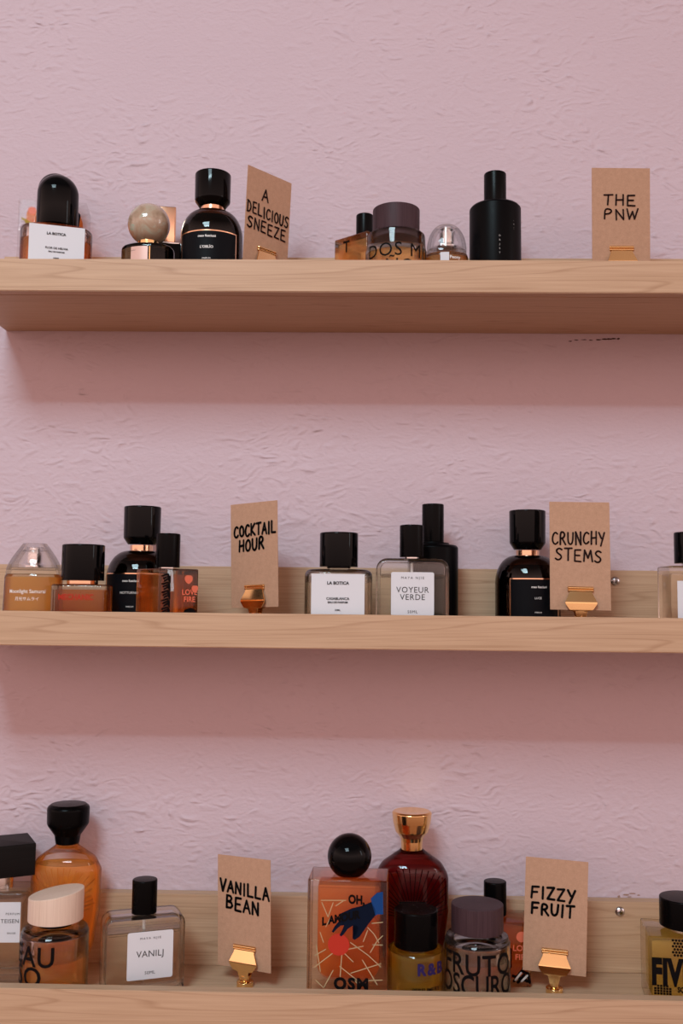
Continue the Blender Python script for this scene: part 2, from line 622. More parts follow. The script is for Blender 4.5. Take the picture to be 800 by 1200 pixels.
def letters(bm, s, x, z, size, surf, off=0.0006, bold=0.0, sx=1.0, spacing=1.0, align='CENTER', slope=0.0, th=0.0001):
    """printed words: size = capital height in metres, (x, z) = centre of the baseline"""
    key = (s, bold, spacing, align)
    if key not in _TXT:
        cu = bpy.data.curves.new('txt', 'FONT')
        cu.body = s
        cu.size = 1.0
        cu.align_x = align
        cu.offset = bold
        cu.space_character = spacing
        cu.resolution_u = 3
        ob = bpy.data.objects.new('txt', cu)
        C.objects.link(ob)
        dg = bpy.context.evaluated_depsgraph_get()
        me = bpy.data.meshes.new_from_object(ob.evaluated_get(dg))
        b = bmesh.new()
        b.from_mesh(me)
        bmesh.ops.triangulate(b, faces=b.faces)
        for _ in range(3):
            long = [e for e in b.edges if e.calc_length() > 0.22]
            if long:
                bmesh.ops.subdivide_edges(b, edges=long, cuts=1)
                bmesh.ops.triangulate(b, faces=b.faces)
        b.verts.index_update()
        _TXT[key] = ([tuple(v.co[:2]) for v in b.verts], [[v.index for v in f.verts] for f in b.faces])
        b.free()
        bpy.data.objects.remove(ob)
        bpy.data.curves.remove(cu)
        bpy.data.meshes.remove(me)
    vv, ff = _TXT[key]
    k = size / 0.70
    vs = [bm.verts.new(bent(x + px * k * sx, z + py * k + slope * px * k * sx, -off - th, surf)) for px, py in vv]
    for f in ff:
        try:
            bm.faces.new([vs[i] for i in f])
        except ValueError:
            pass
    keep(bm)


def stroke(bm, pts, rad, surf, off=0.0003, th=0.00012):
    """a felt pen line along pts (x, z), round ended"""
    def v(x, z):
        return bm.verts.new(bent(x, z, -off - th, surf))
    n = 10
    for (x, z) in pts:
        bm.faces.new([v(x + rad * math.cos(2 * PI * i / n), z + rad * math.sin(2 * PI * i / n)) for i in range(n)])
    for (a, b) in zip(pts, pts[1:]):
        d = Vector((b[0] - a[0], b[1] - a[1]))
        if d.length < 1e-7:
            continue
        d.normalize()
        nx, nz = -d.y * rad, d.x * rad
        bm.faces.new((v(a[0] + nx, a[1] + nz), v(a[0] - nx, a[1] - nz), v(b[0] - nx, b[1] - nz), v(b[0] + nx, b[1] + nz)))
    keep(bm)


def poly(bm, pts, surf, off=0.0003, th=0.0001):
    f = bm.faces.new([bm.verts.new(bent(x, z, -off - th, surf)) for x, z in pts])
    r = bmesh.ops.triangulate(bm, faces=[f])
    keep(bm)


# ------------------------------------------------------------------ the wall
ZS = [0.56184, 0.28142, 0.0]          # undersides of the shelves, top one first
TF = 0.00739                          # thickness of a shelf's base board
LIP, BACK = 0.02641, 0.06602
TL, TB = 0.01096, 0.0124
bm = bmesh.new()
box(bm, -2.2, 2.2, WALL, WALL + 0.12, -1.2, 1.7)
wall = mk('wall_back', bm, M.plaster, smooth=0)
wall['kind'] = 'structure'


def wall_marks(name, pieces, mat):
    bm = bmesh.new()
    for px, py, sx, sy in pieces:
        c = at(px, py, WALL)
        n = 9
        ring = []
        for i in range(n):
            a = 2 * PI * i / n
            rr = random.uniform(0.6, 1.1)
            ring.append((c.x + sx * 0.00076 * rr * math.cos(a), c.z + sy * 0.00076 * rr * math.sin(a)))
        f = [bm.verts.new((x, WALL - 0.0003, z)) for x, z in ring]
        g = [bm.verts.new((x, WALL + 0.001, z)) for x, z in ring]
        bm.faces.new(f); bm.faces.new(list(reversed(g)))
        for i in range(n):
            j = (i + 1) % n
            bm.faces.new((f[j], f[i], g[i], g[j]))
    o = mk(name, bm, mat, wall, smooth=0)
    return o


wall_marks('crack', [(668, 400, 3, 0.8), (675, 398.5, 3, .7), (684, 398.2, 4, .6), (692, 398.8, 3, .7), (701, 398.2, 4, .9), (708, 397.6, 4, 1.1), (714, 397.3, 4, 1.2),
                     (719, 397.0, 3, 1.1), (724, 397.2, 2.2, 1.3)], plain('crack_brown', (0.06, 0.025, 0.02), 0.9))
wall_marks('paint_chip', [(725, 1050.5, 2.2, 1.6), (733, 1048.5, 4, .9), (741, 1047, 5, .9), (748, 1049, 2, .7), (737, 1051, 3, .6)], plain('chipped_plaster', (0.33, 0.2, 0.15), 0.9))

# ------------------------------------------------------------------ the shelves


def shelf(i, label, x0=-0.329, x1=0.82, screw_px=None):
    t = thing('picture_ledge_shelf', label, 'shelf', (x0, 0, ZS[i]), 0, 'oak picture ledge shelves')
    W = x1 - x0
    e = 0.0006

    def board(name, y0, y1, z0, z1):
        bm = bmesh.new()
        box(bm, 0, W, y0, y1, z0, z1)
        bmesh.ops.bevel(bm, geom=bm.edges[:], offset=e, segments=2, affect='EDGES')
        o = mk(name, bm, M.oak, t, smooth=30)
        return o
    board('base_board', TL, WALL, 0, TF)
    board('front_lip', 0, TL, 0, LIP)
    board('back_board', WALL - TB, WALL, TF, BACK)
    if screw_px:
        p = at(screw_px[0], screw_px[1], WALL - TB)
        for dx in (0,):
            bm = lathe([(0.0001, 0.0), (0.0039, 0.0), (0.0041, 0.0004), (0.0034, 0.0014), (0.0018, 0.0021), (0.0001, 0.0023)], n=24)
            bmesh.ops.rotate(bm, verts=bm.verts, cent=(0, 0, 0), matrix=Matrix.Rotation(PI / 2, 3, 'X'))
            keep(bm)
            s = mk('screw', bm, M.steel, t)
            s.location = (p.x + dx - x0, WALL - TB, p.z - ZS[i])
            bm = bmesh.new()
            box(bm, -0.0016, 0.0016, -0.0023, -0.0015, -0.0003, 0.0003)
            box(bm, -0.0003, 0.0003, -0.0023, -0.0015, -0.0016, 0.0016)
            mk('screw_recess', bm, M.ink, s, smooth=0)
    return t


shelf(0, 'top oak picture ledge on the pink wall with its underside showing')
shelf(1, 'middle oak picture ledge seen edge on between the other two', x0=-0.333, screw_px=(720.5, 681))
shelf(2, 'lowest oak picture ledge whose lip is cut by the picture bottom', screw_px=(726, 1068))


# ------------------------------------------------------------------ cards and clip stands
GLYPH = {
    'A': [[(0.02, 0), (.5, 1), (.98, 0)], [(.2, .36), (.82, .38)]],
    'B': [[(.08, 0), (.08, 1)], [(.08, 1), (.6, .98), (.78, .8), (.6, .58), (.1, .52)], [(.1, .52), (.75, .46), (.92, .22), (.68, .03), (.06, 0)]],
    'C': [[(.92, .86), (.66, 1), (.32, .9), (.08, .55), (.12, .2), (.4, 0), (.72, .03), (.95, .18)]],
    'D': [[(.1, 0), (.1, 1)], [(.02, 1), (.55, .92), (.88, .6), (.82, .25), (.5, .03), (.04, 0)]],
    'E': [[(.88, 1), (.12, .98), (.1, .02), (.92, 0)], [(.12, .52), (.75, .52)]],
    'F': [[(.1, 0), (.14, .98), (.95, 1)], [(.12, .5), (.78, .54)]],
    'H': [[(.1, 0), (.12, 1)], [(.9, 0), (.88, 1)], [(.1, .48), (.9, .52)]],
    'I': [[(.5, 0), (.5, 1)]],
    'K': [[(.1, 0), (.12, 1)], [(.88, 1), (.14, .45), (.95, 0)]],
    'L': [[(.12, 1), (.1, .03), (.9, .02)]],
    'M': [[(.02, 0), (.16, 1), (.5, .3), (.84, 1), (.98, 0)]],
    'N': [[(.1, 0), (.1, 1), (.9, 0), (.9, 1)]],
    'O': [[(.5, 1), (.18, .85), (.04, .5), (.18, .12), (.5, 0), (.84, .14), (.96, .5), (.82, .88), (.5, 1)]],
    'P': [[(.1, 0), (.12, 1), (.65, .98), (.9, .78), (.68, .52), (.12, .46)]],
    'R': [[(.1, 0), (.12, 1), (.65, .98), (.85, .76), (.62, .52), (.14, .48)], [(.42, .48), (.95, 0)]],
    'S': [[(.88, .88), (.6, 1), (.26, .92), (.14, .74), (.36, .56), (.72, .44), (.88, .24), (.66, .04), (.34, 0), (.06, .12)]],
    'T': [[(.02, .97), (.98, 1)], [(.5, .98), (.48, 0)]],
    'U': [[(.08, 1), (.08, .3), (.28, .03), (.62, 0), (.88, .28), (.92, 1)]],
    'V': [[(.04, 1), (.48, 0), (.96, 1)]],
    'W': [[(.0, 1), (.26, 0), (.52, .75), (.74, 0), (1.0, 1)]],
    'Y': [[(.06, 1), (.46, .5)], [(.96, 1), (.36, -.15)]],
    'Z': [[(.06, .96), (.9, 1), (.1, .02), (.96, 0)]],
}


def handwrite(bm, word, x0, x1, ztop, h, surf, rad, slope=0.0, rnd=None):
    n = len(word)
    wid = [0.45 if ch == 'I' else 1.2 if ch in 'MW' else 1.0 for ch in word]
    gap = 0.28
    tot = sum(wid) + gap * (n - 1)
    u = (x1 - x0) / tot
    x = x0
    for ch, wd in zip(word, wid):
        jz = rnd.uniform(-.06, .06) * h
        js = rnd.uniform(-.05, .08)
        jh = h * rnd.uniform(.94, 1.06)
        for st in GLYPH[ch]:
            pts = []
            for a, b in st:
                px = x + (a * wd + js * (b - .5)) * u
                pts.append((px, ztop - h + jz + b * jh + slope * (px - x0)))
            sm = []
            for i, p in enumerate(pts):
                sm.append(p)
                if i < len(pts) - 1:
                    q = pts[i + 1]
                    sm.append(((p[0] + q[0]) / 2, (p[1] + q[1]) / 2))
            if len(st) > 5:   # a rounded letter: cut its corners
                for _ in range(2):
                    c = [pts[0]]
                    for p, q in zip(pts, pts[1:]):
                        c += [(p[0] * .75 + q[0] * .25, p[1] * .75 + q[1] * .25), (p[0] * .25 + q[0] * .75, p[1] * .25 + q[1] * .75)]
                    pts = c + [pts[-1]]
                sm = pts
            stroke(bm, sm, rad * rnd.uniform(.92, 1.08), surf)
        x += (wd + gap) * u


def card_and_clip(i, pose, words, card_label, clip_label, rad, ink, seed, clip_dx=0.0, jz=0.0):
    x, y, dz, yaw, tilt, roll, W, H = pose
    zf = ZS[i] + TF
    rot = Matrix.Rotation(R(yaw), 4, 'Z') @ Matrix.Rotation(R(tilt), 4, 'X') @ Matrix.Rotation(R(roll), 4, 'Y')
    t = thing('name_card', card_label, 'card', (0, 0, 0), 0, 'handwritten kraft cards')
    t.matrix_world = Matrix.Translation((x, y, zf + dz)) @ rot
    bm = slab(rrect(-W / 2, 0, W / 2, H, 0.0003, k=2), 0.00022, 0.00005, k=1)
    mk('paper', bm, M.kraft, t, smooth=0)
    bm = bmesh.new()
    rnd = random.Random(seed)
    for (wd, x0, x1, top, h, slope) in words:
        handwrite(bm, wd, x0 / 1000, x1 / 1000, H - top / 1000, h / 1000, ('flat', 0.00022), rad, slope, rnd)
    mk('lettering', bm, ink, t, smooth=0, label='black handwritten words')
    # clip stand: base and stem upright, the jaws gripping the foot of the card
    c = thing('clip_stand', clip_label, 'clip', (0, 0, 0), 0, 'gold clip stands')
    off = rot @ Vector((clip_dx, 0, 0))
    bx, by = x + off.x, y + off.y
    c.matrix_world = Matrix.Translation((bx, by, zf)) @ Matrix.Rotation(R(yaw), 4, 'Z')
    bm = lathe(fillet([(0.0001, 0), (0.0067, 0), (0.0067, 0.0042, .0006), (0.0052, 0.0050), (0.0001, 0.0052)]), n=40)
    mk('base', bm, M.gold, c)
    zj = dz + jz - 0.0068     # foot of the jaws above the floor
    bm = lathe([(0.0001, 0.0046), (0.0034, 0.0046), (0.0034, zj), (0.0040, zj + .0008), (0.0040, zj + .0022), (0.0001, zj + .003)], n=32)
    mk('stem', bm, M.gold, c)
    lean = Matrix.Rotation(R(tilt), 4, 'X') @ Matrix.Rotation(R(roll), 4, 'Y')

    def jaw(sign):
        half = [(0.0034, -0.0075), (0.0050, -0.0010), (0.0092, -0.0002), (0.0126, 0.0046), (0.0126, 0.0064), (0.0094, 0.0132), (0.0094, 0.0150)]
        prof = fillet([(0.0, -0.0075)] + [(p[0], p[1], 0.0009) for p in half] + [(0.0, 0.0150)], k=3)[1:-1]
        zs_ = [-0.0075 + 0.0225 * q / 45 for q in range(46)]

        def half_w(z):
            best = 0.0
            for (a0, b0), (a1, b1) in zip(prof, prof[1:]):
                if min(b0, b1) - 1e-9 <= z <= max(b0, b1) + 1e-9:
                    best = max(best, a0 if abs(b1 - b0) < 1e-9 else a0 + (a1 - a0) * (z - b0) / (b1 - b0))
            return max(best, 0.0033)
        bm = bmesh.new()
        rings = []
        for z in zs_:
            wd = half_w(z)
            bul = 0.0030
            for (za, ba), (zb, bb) in zip(((-0.0075, .0026), (-.0006, .0034), (.0058, .0040), (.0150, .0014)), ((-.0006, .0034), (.0058, .0040), (.0150, .0014))):
                if za <= z <= zb:
                    bul = ba + (bb - ba) * (z - za) / (zb - za)
            yo, yi = sign * (bul + 0.0005), sign * (bul - 0.0005)
            rings.append([(-wd, yo, z), (-wd * .34, yo + sign * .0002, z), (wd * .34, yo + sign * .0002, z), (wd, yo, z), (wd, yi, z), (-wd, yi, z)])
        loft(bm, rings)
        o = mk('jaw', bm, M.gold, c, smooth=40)
        o.matrix_local = Matrix.Translation((0, 0, dz + jz)) @ lean
        # rolled double rim along the top of the jaw
        bm2 = bmesh.new()
        for zc, rr in ((0.0158, 0.0010), (0.0178, 0.0012)):
            rings = []
            for xx, k_ in ((-0.0104, .6), (-0.0100, 1), (0.0100, 1), (0.0104, .6)):
                rings.append([(xx, sign * 0.0014 + rr * k_ * math.cos(2 * PI * q / 14), zc + rr * k_ * math.sin(2 * PI * q / 14)) for q in range(14)])
            loft(bm2, rings)
        mk('rim', bm2, M.gold, o)
    jaw(-1)
    jaw(1)


card_and_clip(0, (-0.0849, 0.0499, 0.0202, 48.4, 3.2, -0.1, 0.0504, 0.0895),
              [('A', -8, -1, 15, 9.5, -.02), ('DELICIOUS', -24, 23.6, 29.5, 9, -.03), ('SNEEZE', -23, 21, 42, 9, -.04)],
              'kraft card turned sideways with handwriting reading A DELICIOUS SNEEZE', 'gold clip holding the card that reads A DELICIOUS SNEEZE', 0.00072, M.brown_ink, 1, jz=.0062)
card_and_clip(0, (0.2139, 0.0459, 0.0209, 6.5, 7.5, -2.3, 0.0498, 0.0897),
              [('THE', -15, 12.3, 22, 8.6, .0), ('PNW', -15, 14, 34, 8.2, .02)],
              'kraft card facing forward with handwriting reading THE PNW', 'gold clip holding the card that reads THE PNW', 0.00068, M.brown_ink, 2, jz=.0068)
card_and_clip(1, (-0.0893, 0.0600, 0.0233, -33.6, 0.1, -1.9, 0.0507, 0.0877),
              [('COCKTAIL', -21.5, 23.7, 19, 9.3, .03), ('HOUR', -16, 11, 31.5, 9.5, .06)],
              'kraft card with handwriting reading COCKTAIL HOUR', 'gold clip holding the card that reads COCKTAIL HOUR', 0.00095, M.ink, 3, clip_dx=0.001)
card_and_clip(1, (0.1770, 0.0451, 0.0241, -3.0, -4.0, 0.5, 0.0487, 0.0888),
              [('CRUNCHY', -22.5, 20, 25, 10, .0), ('STEMS', -20, 17.5, 39, 9.6, -.03)],
              'kraft card with handwriting reading CRUNCHY STEMS', 'gold clip holding the card that reads CRUNCHY STEMS', 0.0007, M.brown_ink, 4)
card_and_clip(2, (-0.0928, 0.0639, 0.0134, -24.3, 0.5, -1.1, 0.0499, 0.0881),
              [('VANILLA', -22.5, 23.5, 19.5, 9.2, -.06), ('BEAN', -16.5, 14, 32, 10, -.07)],
              'kraft card with handwriting reading VANILLA BEAN', 'gold clip on a stem holding the card that reads VANILLA BEAN', 0.00092, M.ink, 5, clip_dx=0.001)
card_and_clip(2, (0.1565, 0.0620, 0.0152, -8.8, -4.3, 2.1, 0.0498, 0.0879),
              [('FIZZY', -20, 15, 23, 8.8, .0), ('FRUIT', -19.5, 14.5, 35, 8.8, -.02)],
              'kraft card with handwriting reading FIZZY FRUIT', 'gold clip on a stem holding the card that reads FIZZY FRUIT', 0.00092, M.ink, 6)


# ------------------------------------------------------------------ perfume bottles
class Bottle:
    """a bottle standing on shelf i, its axis seen at pixel (px, py), the axis at depth Y"""
    def __init__(s, i, px, py, Y, label, yaw=0.0, group=None, cat='perfume bottle'):
        p = at(px, py, Y)
        s.z = ZS[i] + TF + 0.0003
        s.Y, s.px, s.py, s.yaw = Y, px, py, yaw
        s.t = thing('perfume_bottle', label, cat, (p.x, Y, s.z), R(yaw), group)

    def h(s, py, dy=0.0, px=None):
        return at(px or s.px, py, s.Y + dy).z - s.z

    def w(s, pxs, dy=0.0):
        return (at(s.px + pxs / 2, s.py, s.Y + dy) - at(s.px - pxs / 2, s.py, s.Y + dy)).length

    def put(s, name, bm, mat, parent=None, smooth=35, label=None):
        return mk(name, bm, mat, parent or s.t, smooth, label)

    def text(s, parent, mat, items, surf, label=None, name='lettering'):
        bm = bmesh.new()
        for it in items:
            kw = it[4] if len(it) > 4 else {}
            letters(bm, it[0], it[1], it[2], it[3], surf, **kw)
        return mk(name, bm, mat, parent or s.t, 0, label)


def cyl_cap(r, z0, z1, rim=0.0012, foot=0.0004, n=56):
    return lathe(fillet([(0.0001, z0), (r, z0, foot), (r, z1, rim), (0.0001, z1)]), n=n)


def atomizer(b, z0, z1, r=0.0032, tube=None, mat=None):
    bm = cyl_cap(r, z0, z1, .0004, n=28)
    o = b.put('sprayer', bm, mat or M.silver)
    if tube:
        b.put('dip_tube', cyl_cap(0.0009, tube, z0, .0002, n=14), plain('milky_plastic', (.7, .7, .68), .3), o)
    return o


# ---- clear glass bottle of the white-label kind (squircle body)
def oval_bottle(b, hw, hd, h, sh, p, liquid_mat, level, glass_mat=None, wall=0.0022, base=0.006, neck=0.009):
    bm = bmesh.new()
    pr = fillet([(0.0001, 0), (1, 0, .003 / hw), (1, h, sh), (neck / hw, h + 0.0004), (0.0001, h + 0.0004)]) if False else None
    prof = fillet([(0.0001, 0), (hw, 0, .0028), (hw, h, sh), (neck, h, .0003), (neck, h + .0015), (0.0001, h + .0015)])
    lathe(prof, 1.0, hd / hw, 72, p, bm)
    hi, lo = hw - wall, base
    if level < h - wall - 0.002:      # air above the liquid
        top = h - wall
        lathe(fillet([(0.0001, level + .00015), (hi, level + .00015), (hi, top, max(.0003, sh - wall)), (0.0001, top)]), 1.0, (hd - wall) / hi, 72, p, bm, flip=True)
    o = b.put('glass_body', bm, glass_mat or M.clear)
    bm = lathe(fillet([(0.0001, lo), (hi, lo, .003), (hi, level), (0.0001, level)]), 1.0, (hd - wall) / hi, 72, p)
    b.put('liquid', bm, liquid_mat)
    return o


# 1  white label, round-topped cap
b = Bottle(0, 67, 260, 0.040, 'bottle with tall black dome cap and white label on the top shelf', yaw=-14)
b.t.rotation_euler.z = R(17)
hw = b.w(81) / 2
hb = b.h(260.5, -0.02)
oval_bottle(b, hw, 0.021, hb, 0.004, 2.7, L_AMBER, hb * 0.80)
rc = b.w(47) / 2
ztop = b.h(206.5, 0)
z0 = hb + 0.0012
zc = ztop - rc
b.put('collar', cyl_cap(rc * .8, hb + .0004, z0 + .001, .0002), M.black)
b.put('cap', lathe([(0.0001, z0 + .0008), (rc * .985, z0 + .0008), (rc, z0 + .0014), (rc, zc)] + [(rc * math.cos(a), zc + rc * math.sin(a)) for a in [PI / 2 * k / 16 for k in range(1, 17)]]), M.black)
surf = ('cyl', hw * 1.55, .54, 0)
lab = b.put('label', patch(-hw * .73, hw * .77, .004, hb - .003, ('flat', 0.0212), off=.0002), M.paper, label='white paper label')
S = ('flat', 0.0212)
b.text(lab, M.ink, [('LA BOTICA', 0, b.h(276, -.02), .0021, dict(bold=.03)), ('FLOR DE HELVIA', 0.0006, b.h(292.5, -.02), .0017, dict(bold=.02)), ('EAU DE PARFUM', .0006, b.h(296.5, -.02), .0012, dict(bold=.03)),
                    ('100ML', .0006, b.h(304, -.02), .0013, dict(bold=.03))], S)

# 2  square block behind it
b = Bottle(0, 64, 270, 0.0835, 'clear square block bottle of red and orange contents behind the dome cap bottle', yaw=9)
hw = b.w(82) / 2
hb = b.h(243, 0)
hw *= .93
bm = block(hw, .0155, 0, hb, .0012, .0012)
b.put('glass_body', bm, M.pane_clear)
bm = slab(rrect(-hw + .006, .008, hw - .006, hb - .007, .004), .0095, .001)
b.put('liquid', bm, L_ORANGE)
b.put('cap', sphere(.0155, hb + .0145), M.black)
b.put('collar', cyl_cap(.007, hb, hb + .004, .0004), M.silver)
S = ('flat', .0157)
for cx, cz, rr, mt in ((-hw + .012, hb - .0105, .0036, M.coral_ink), (hw - .012, hb - .012, .0036, M.red_ink), (-hw + .008, hb - .032, .0042, M.red_ink)):
    bm = bmesh.new()
    poly(bm, [(cx + rr * math.cos(2 * PI * k / 20), cz + rr * math.sin(2 * PI * k / 20)) for k in range(20)], S)
    b.put('painted_disc', bm, mt, smooth=0)
for k in range(3):
    bm = bmesh.new()
    stroke(bm, [(-hw + .004 + .003 * k, hb - .018 - .003 * k), (-hw + .012 + .002 * k, hb - .022 - .002 * k)], .0009, S, off=.0005)
    b.put('painted_stroke', bm, M.yellow_ink, smooth=0)
bm = bmesh.new()
poly(bm, [(hw - .011, hb - .022), (hw - .006, hb - .024), (hw - .005, hb - .012), (hw - .008, hb - .008)], S, off=.0005)
b.put('painted_patch', bm, M.navy_ink, smooth=0)

# 3  pearl sphere cap
b = Bottle(0, 174, 280, 0.037, 'dark bottle with marbled pearl ball cap and peach label', yaw=-6)
hw = b.w(61) / 2
hb = b.h(281.5, -.02)
bm = lathe(fillet([(0.0001, 0), (hw, 0, .002), (hw, hb, .0035), (.008, hb, .0005), (.008, hb + .001), (0.0001, hb + .001)]), 1, .8, 64, 2.3)
b.put('glass_body', bm, M.olive_glass)
b.put('liquid', lathe(fillet([(0.0001, .004), (hw - .003, .004, .002), (hw - .003, hb - .004, .002), (0.0001, hb - .004)]), 1, .8, 64, 2.3), L_DARK)
rc = b.w(49) / 2
zc = b.h(263.5, 0)
b.put('collar', cyl_cap(.0085, hb + .0005, zc - rc + .004, .0004), M.gold)
b.put('cap', sphere(rc, zc), M.pearl, label='marbled pearl ball cap')
S = ('cyl', hw * 1.0, .8, R(-22))
lab = b.put('label', patch(-.0138, .0138, .003, hb - .004, S, off=.0004), M.peach, label='peach metallic label')
b.text(lab, M.grey_ink, [('PERLA', 0, hb - .017, .0022), ('DE', 0, hb - .022, .002), ('eau de parfum', 0, hb - .0075, .0009)], S)
bm = patch(-.0004, .0004, .003, hb - .004, ('cyl', hw, .8, R(18)), off=.0003, n=2)
b.put('gold_edge', bm, M.gold)

# 4  gold slab cap behind it
b = Bottle(0, 192, 280, 0.088, 'black bottle with shiny gold slab cap behind the pearl ball', yaw=10)
hw = b.w(42) / 2
hb = b.h(291, 0)
b.put('glass_body', block(hw, .013, 0, hb, .002, .001), M.black)
b.put('shoulder', block(hw * .96, .0125, hb, hb + .002, .002, .0006), M.silver)
bw = b.w(27) / 2
b.put('cap', block(bw, .009, hb + .002, b.h(246, 0), .0012, .0008), M.rose, label='polished rose gold cap')

# 5  three round dark bottles with flared black caps
def dome_bottle(i, px, py, Y, label, capw, cap_top, cap_bot, ring_bot, bodyw, texts, lab_top, lab_half, lab_yaw=0, yaw=0, cap_top_dy=0.0):
    b = Bottle(i, px, py, Y, label, yaw, 'dark dome bottles')
    hw = b.w(bodyw) / 2
    zs = b.h(ring_bot, 0)                # neck foot
    zsh = zs - hw * .86
    prof = [(0.0001, 0), (hw - .002, 0), (hw, .002)]
    for k in range(0, 13):
        a = PI / 2 * k / 12
        rr = .0092 + (hw - .0092) * math.cos(a) ** .85
        prof.append((rr, zsh + (zs - zsh) * math.sin(a) ** 1.05))
    prof += [(.0088, zs + .0008), (0.0001, zs + .0008)]
    b.put('glass_body', lathe(prof, n=64), M.amber_glass)
    k_ = .93
    b.put('liquid', lathe([(0.0001, .005), (hw * k_, .005)] + [(r * k_, .003 + z * .965) for r, z in prof[3:9]] + [(0.0001, .003 + prof[8][1] * .965)], n=64), L_DARK)
    zr = b.h(cap_bot, 0)
    ring = lathe(fillet([(0.0001, zs), (.0098, zs), (.0098, zr - .0006), (0.0001, zr - .0006)]), n=48)
    b.put('collar', ring, M.rose, label='rose gold collar')
    rc = b.w(capw) / 2
    zt = b.h(cap_top, cap_top_dy)
    ht = zt - zr
    b.put('cap', lathe(fillet([(0.0001, zr), (rc * .74, zr, .0006), (rc * .985, zr + ht * .17, .003), (rc, zt, .0012), (0.0001, zt - .0004)])), M.black)
    S = ('cyl', hw, 1, R(lab_yaw))
    zl = b.h(lab_top, -hw)
    lab = b.put('label', patch(-lab_half * hw, lab_half * hw, .0025, zl, S, off=.0003), M.label_black, label='black label with gold frame')
    bm = bmesh.new()
    e = .0009
    for (x0, x1, z0, z1) in ((-lab_half * hw, lab_half * hw, zl - e, zl), (-lab_half * hw, lab_half * hw, .0025, .0025 + e)):
        src = patch(x0, x1, z0, z1, S, off=.0005)
        me = bpy.data.meshes.new('tmp'); src.to_mesh(me); src.free(); bm.from_mesh(me); bpy.data.meshes.remove(me)
    for sgn in (-1, 1):
        x0 = sgn * lab_half * hw
        src = patch(min(x0, x0 - sgn * e), max(x0, x0 - sgn * e), .0025, zl, S, off=.0005, n=2)
        me = bpy.data.meshes.new('tmp'); src.to_mesh(me); src.free(); bm.from_mesh(me); bpy.data.meshes.remove(me)
    b.put('frame', bm, M.rose, lab, label='thin gold frame')
    b.text(lab, M.white_ink, [(t, x, b.h(pyy, -hw), sz, dict(bold=bo)) for t, x, pyy, sz, bo in texts], S)
    return b


dome_bottle(0, 248.5, 260, 0.042, 'round black bottle with flared cap left of the sideways card', 42, 197, 243.5, 250, 72,
            [('meo fusciuni', 0, 277.5, .0020, .025), ("L'OBLÌO", 0, 290.5, .0021, .02), ('PARFUM', 0, 303.5, .0013, 0)], 269, 1.02, cap_top_dy=-.014)
dome_bottle(1, 165.5, 660, 0.0770, 'round black bottle half hidden behind the clear corner-on bottle', 43, 594, 638.5, 645.5, 80,
            [('meo fusciuni', 0, 682, .0019, .02), ('NOTTURNO', -.001, 696, .0019, 0), ('PARFUM', 0, 712, .0012, 0)], 671.5, .95, lab_yaw=-4)
dome_bottle(1, 618, 660, 0.0795, 'round black bottle with gold framed label partly behind a kraft card', 42.5, 598.5, 644.5, 651, 76,
            [('meo fusciuni', .002, 689, .0018, .02), ('LUCE', .001, 702, .0017, 0), ('PARFUM', .001, 718.5, .0011, 0)], 677.5, .82, lab_yaw=6)

# 6  glass block with corner-on body: three of them
def corner_bottle(i, px, py, Y, label, side, yaw, capw, cap_top, cap_bot, body_top, liq, red=True, dy=0.0, depth=None):
    b = Bottle(i, px, py, Y, label, yaw, 'square block bottles with black cylinder caps')
    h = side / 2
    d = (depth or side) / 2
    hb = b.h(body_top, dy)
    bm = block(h, d, 0, hb, .0014, .0010)
    b.put('glass_body', bm, M.clear)
    b.put('liquid', block(h - .0025, d - .0025, .006, hb - .0045, .002, .001), liq)
    rc = b.w(capw) / 2
    zc = b.h(cap_bot, 0)
    b.put('collar', cyl_cap(rc * .75, hb, zc + .0006, .0003), M.silver)
    b.put('cap', cyl_cap(rc, zc, b.h(cap_top, 0), .0012), M.black_satin)
    return b, h, d, hb


b, h, d, hb = corner_bottle(0, 427, 280, 0.0785, 'amber block bottle with black cap behind the plum wooden cap', .0375, 50, 20, 252.5, 284, 283, L_AMBER, dy=-.0)
b.text(b.t, M.ink, [('LA', .004, hb - .017, .013, dict(bold=.03, sx=.7))], ('flat', d))
b.text(b.t, M.ink, [('T', -.004, hb - .014, .010, dict(bold=.02, sx=.8))], ('left', h))
b, h, d, hb = corner_bottle(1, 196, 680, 0.0365, 'clear and orange block bottle turned corner-on in front of the dome bottle', .0365, 42, 28, 625.5, 665, 667, L_CLEAR_ORANGE)
bm = bmesh.new()
S = ('flat', d)
for k, (cx, cz, rr) in enumerate(((.0085, hb - .0085, .0036), (.0145, hb - .016, .003))):
    poly(bm, [(cx + rr * math.cos(t) * 1.05, cz + rr * (math.sin(t) * .95 + .25 * abs(math.cos(t)))) for t in [2 * PI * q / 24 for q in range(24)]], S)
letters(bm, 'LOVE', .0095, hb - .0205, .0042, S, bold=.02, off=.0004)
letters(bm, 'FIRE', .0095, hb - .0262, .0042, S, bold=.02, off=.0004)
b.put('printed_pattern', bm, M.coral_ink, smooth=0, label='coral printed heart shapes and words')
bm = bmesh.new()
an = [(-.006, 0), (-.0052, .0018), (-.003, .0026), (.0, .0034), (.003, .0030), (.0052, .0016), (.0068, .0012), (.0050, .0004), (.0046, -.0022), (.0036, -.0022), (.0032, -.0002), (-.0016, -.0002), (-.0022, -.0022), (-.0032, -.0022), (-.0034, 0)]
poly(bm, [(.0105 + x, hb - .0345 + z) for x, z in an], S)
for k in range(3):
    x = -.0125
    for q in range(5):
        stroke(bm, [(x - .003 + .001 * k, hb - .006 - .0065 * q - .002 * k), (x + .002, hb - .0045 - .0065 * q - .0018 * k), (x + .004, hb - .007 - .0065 * q - .002 * k)], .0007, S)
b.put('printed_lettering', bm, M.ink, smooth=0, label='black script and animal figure')
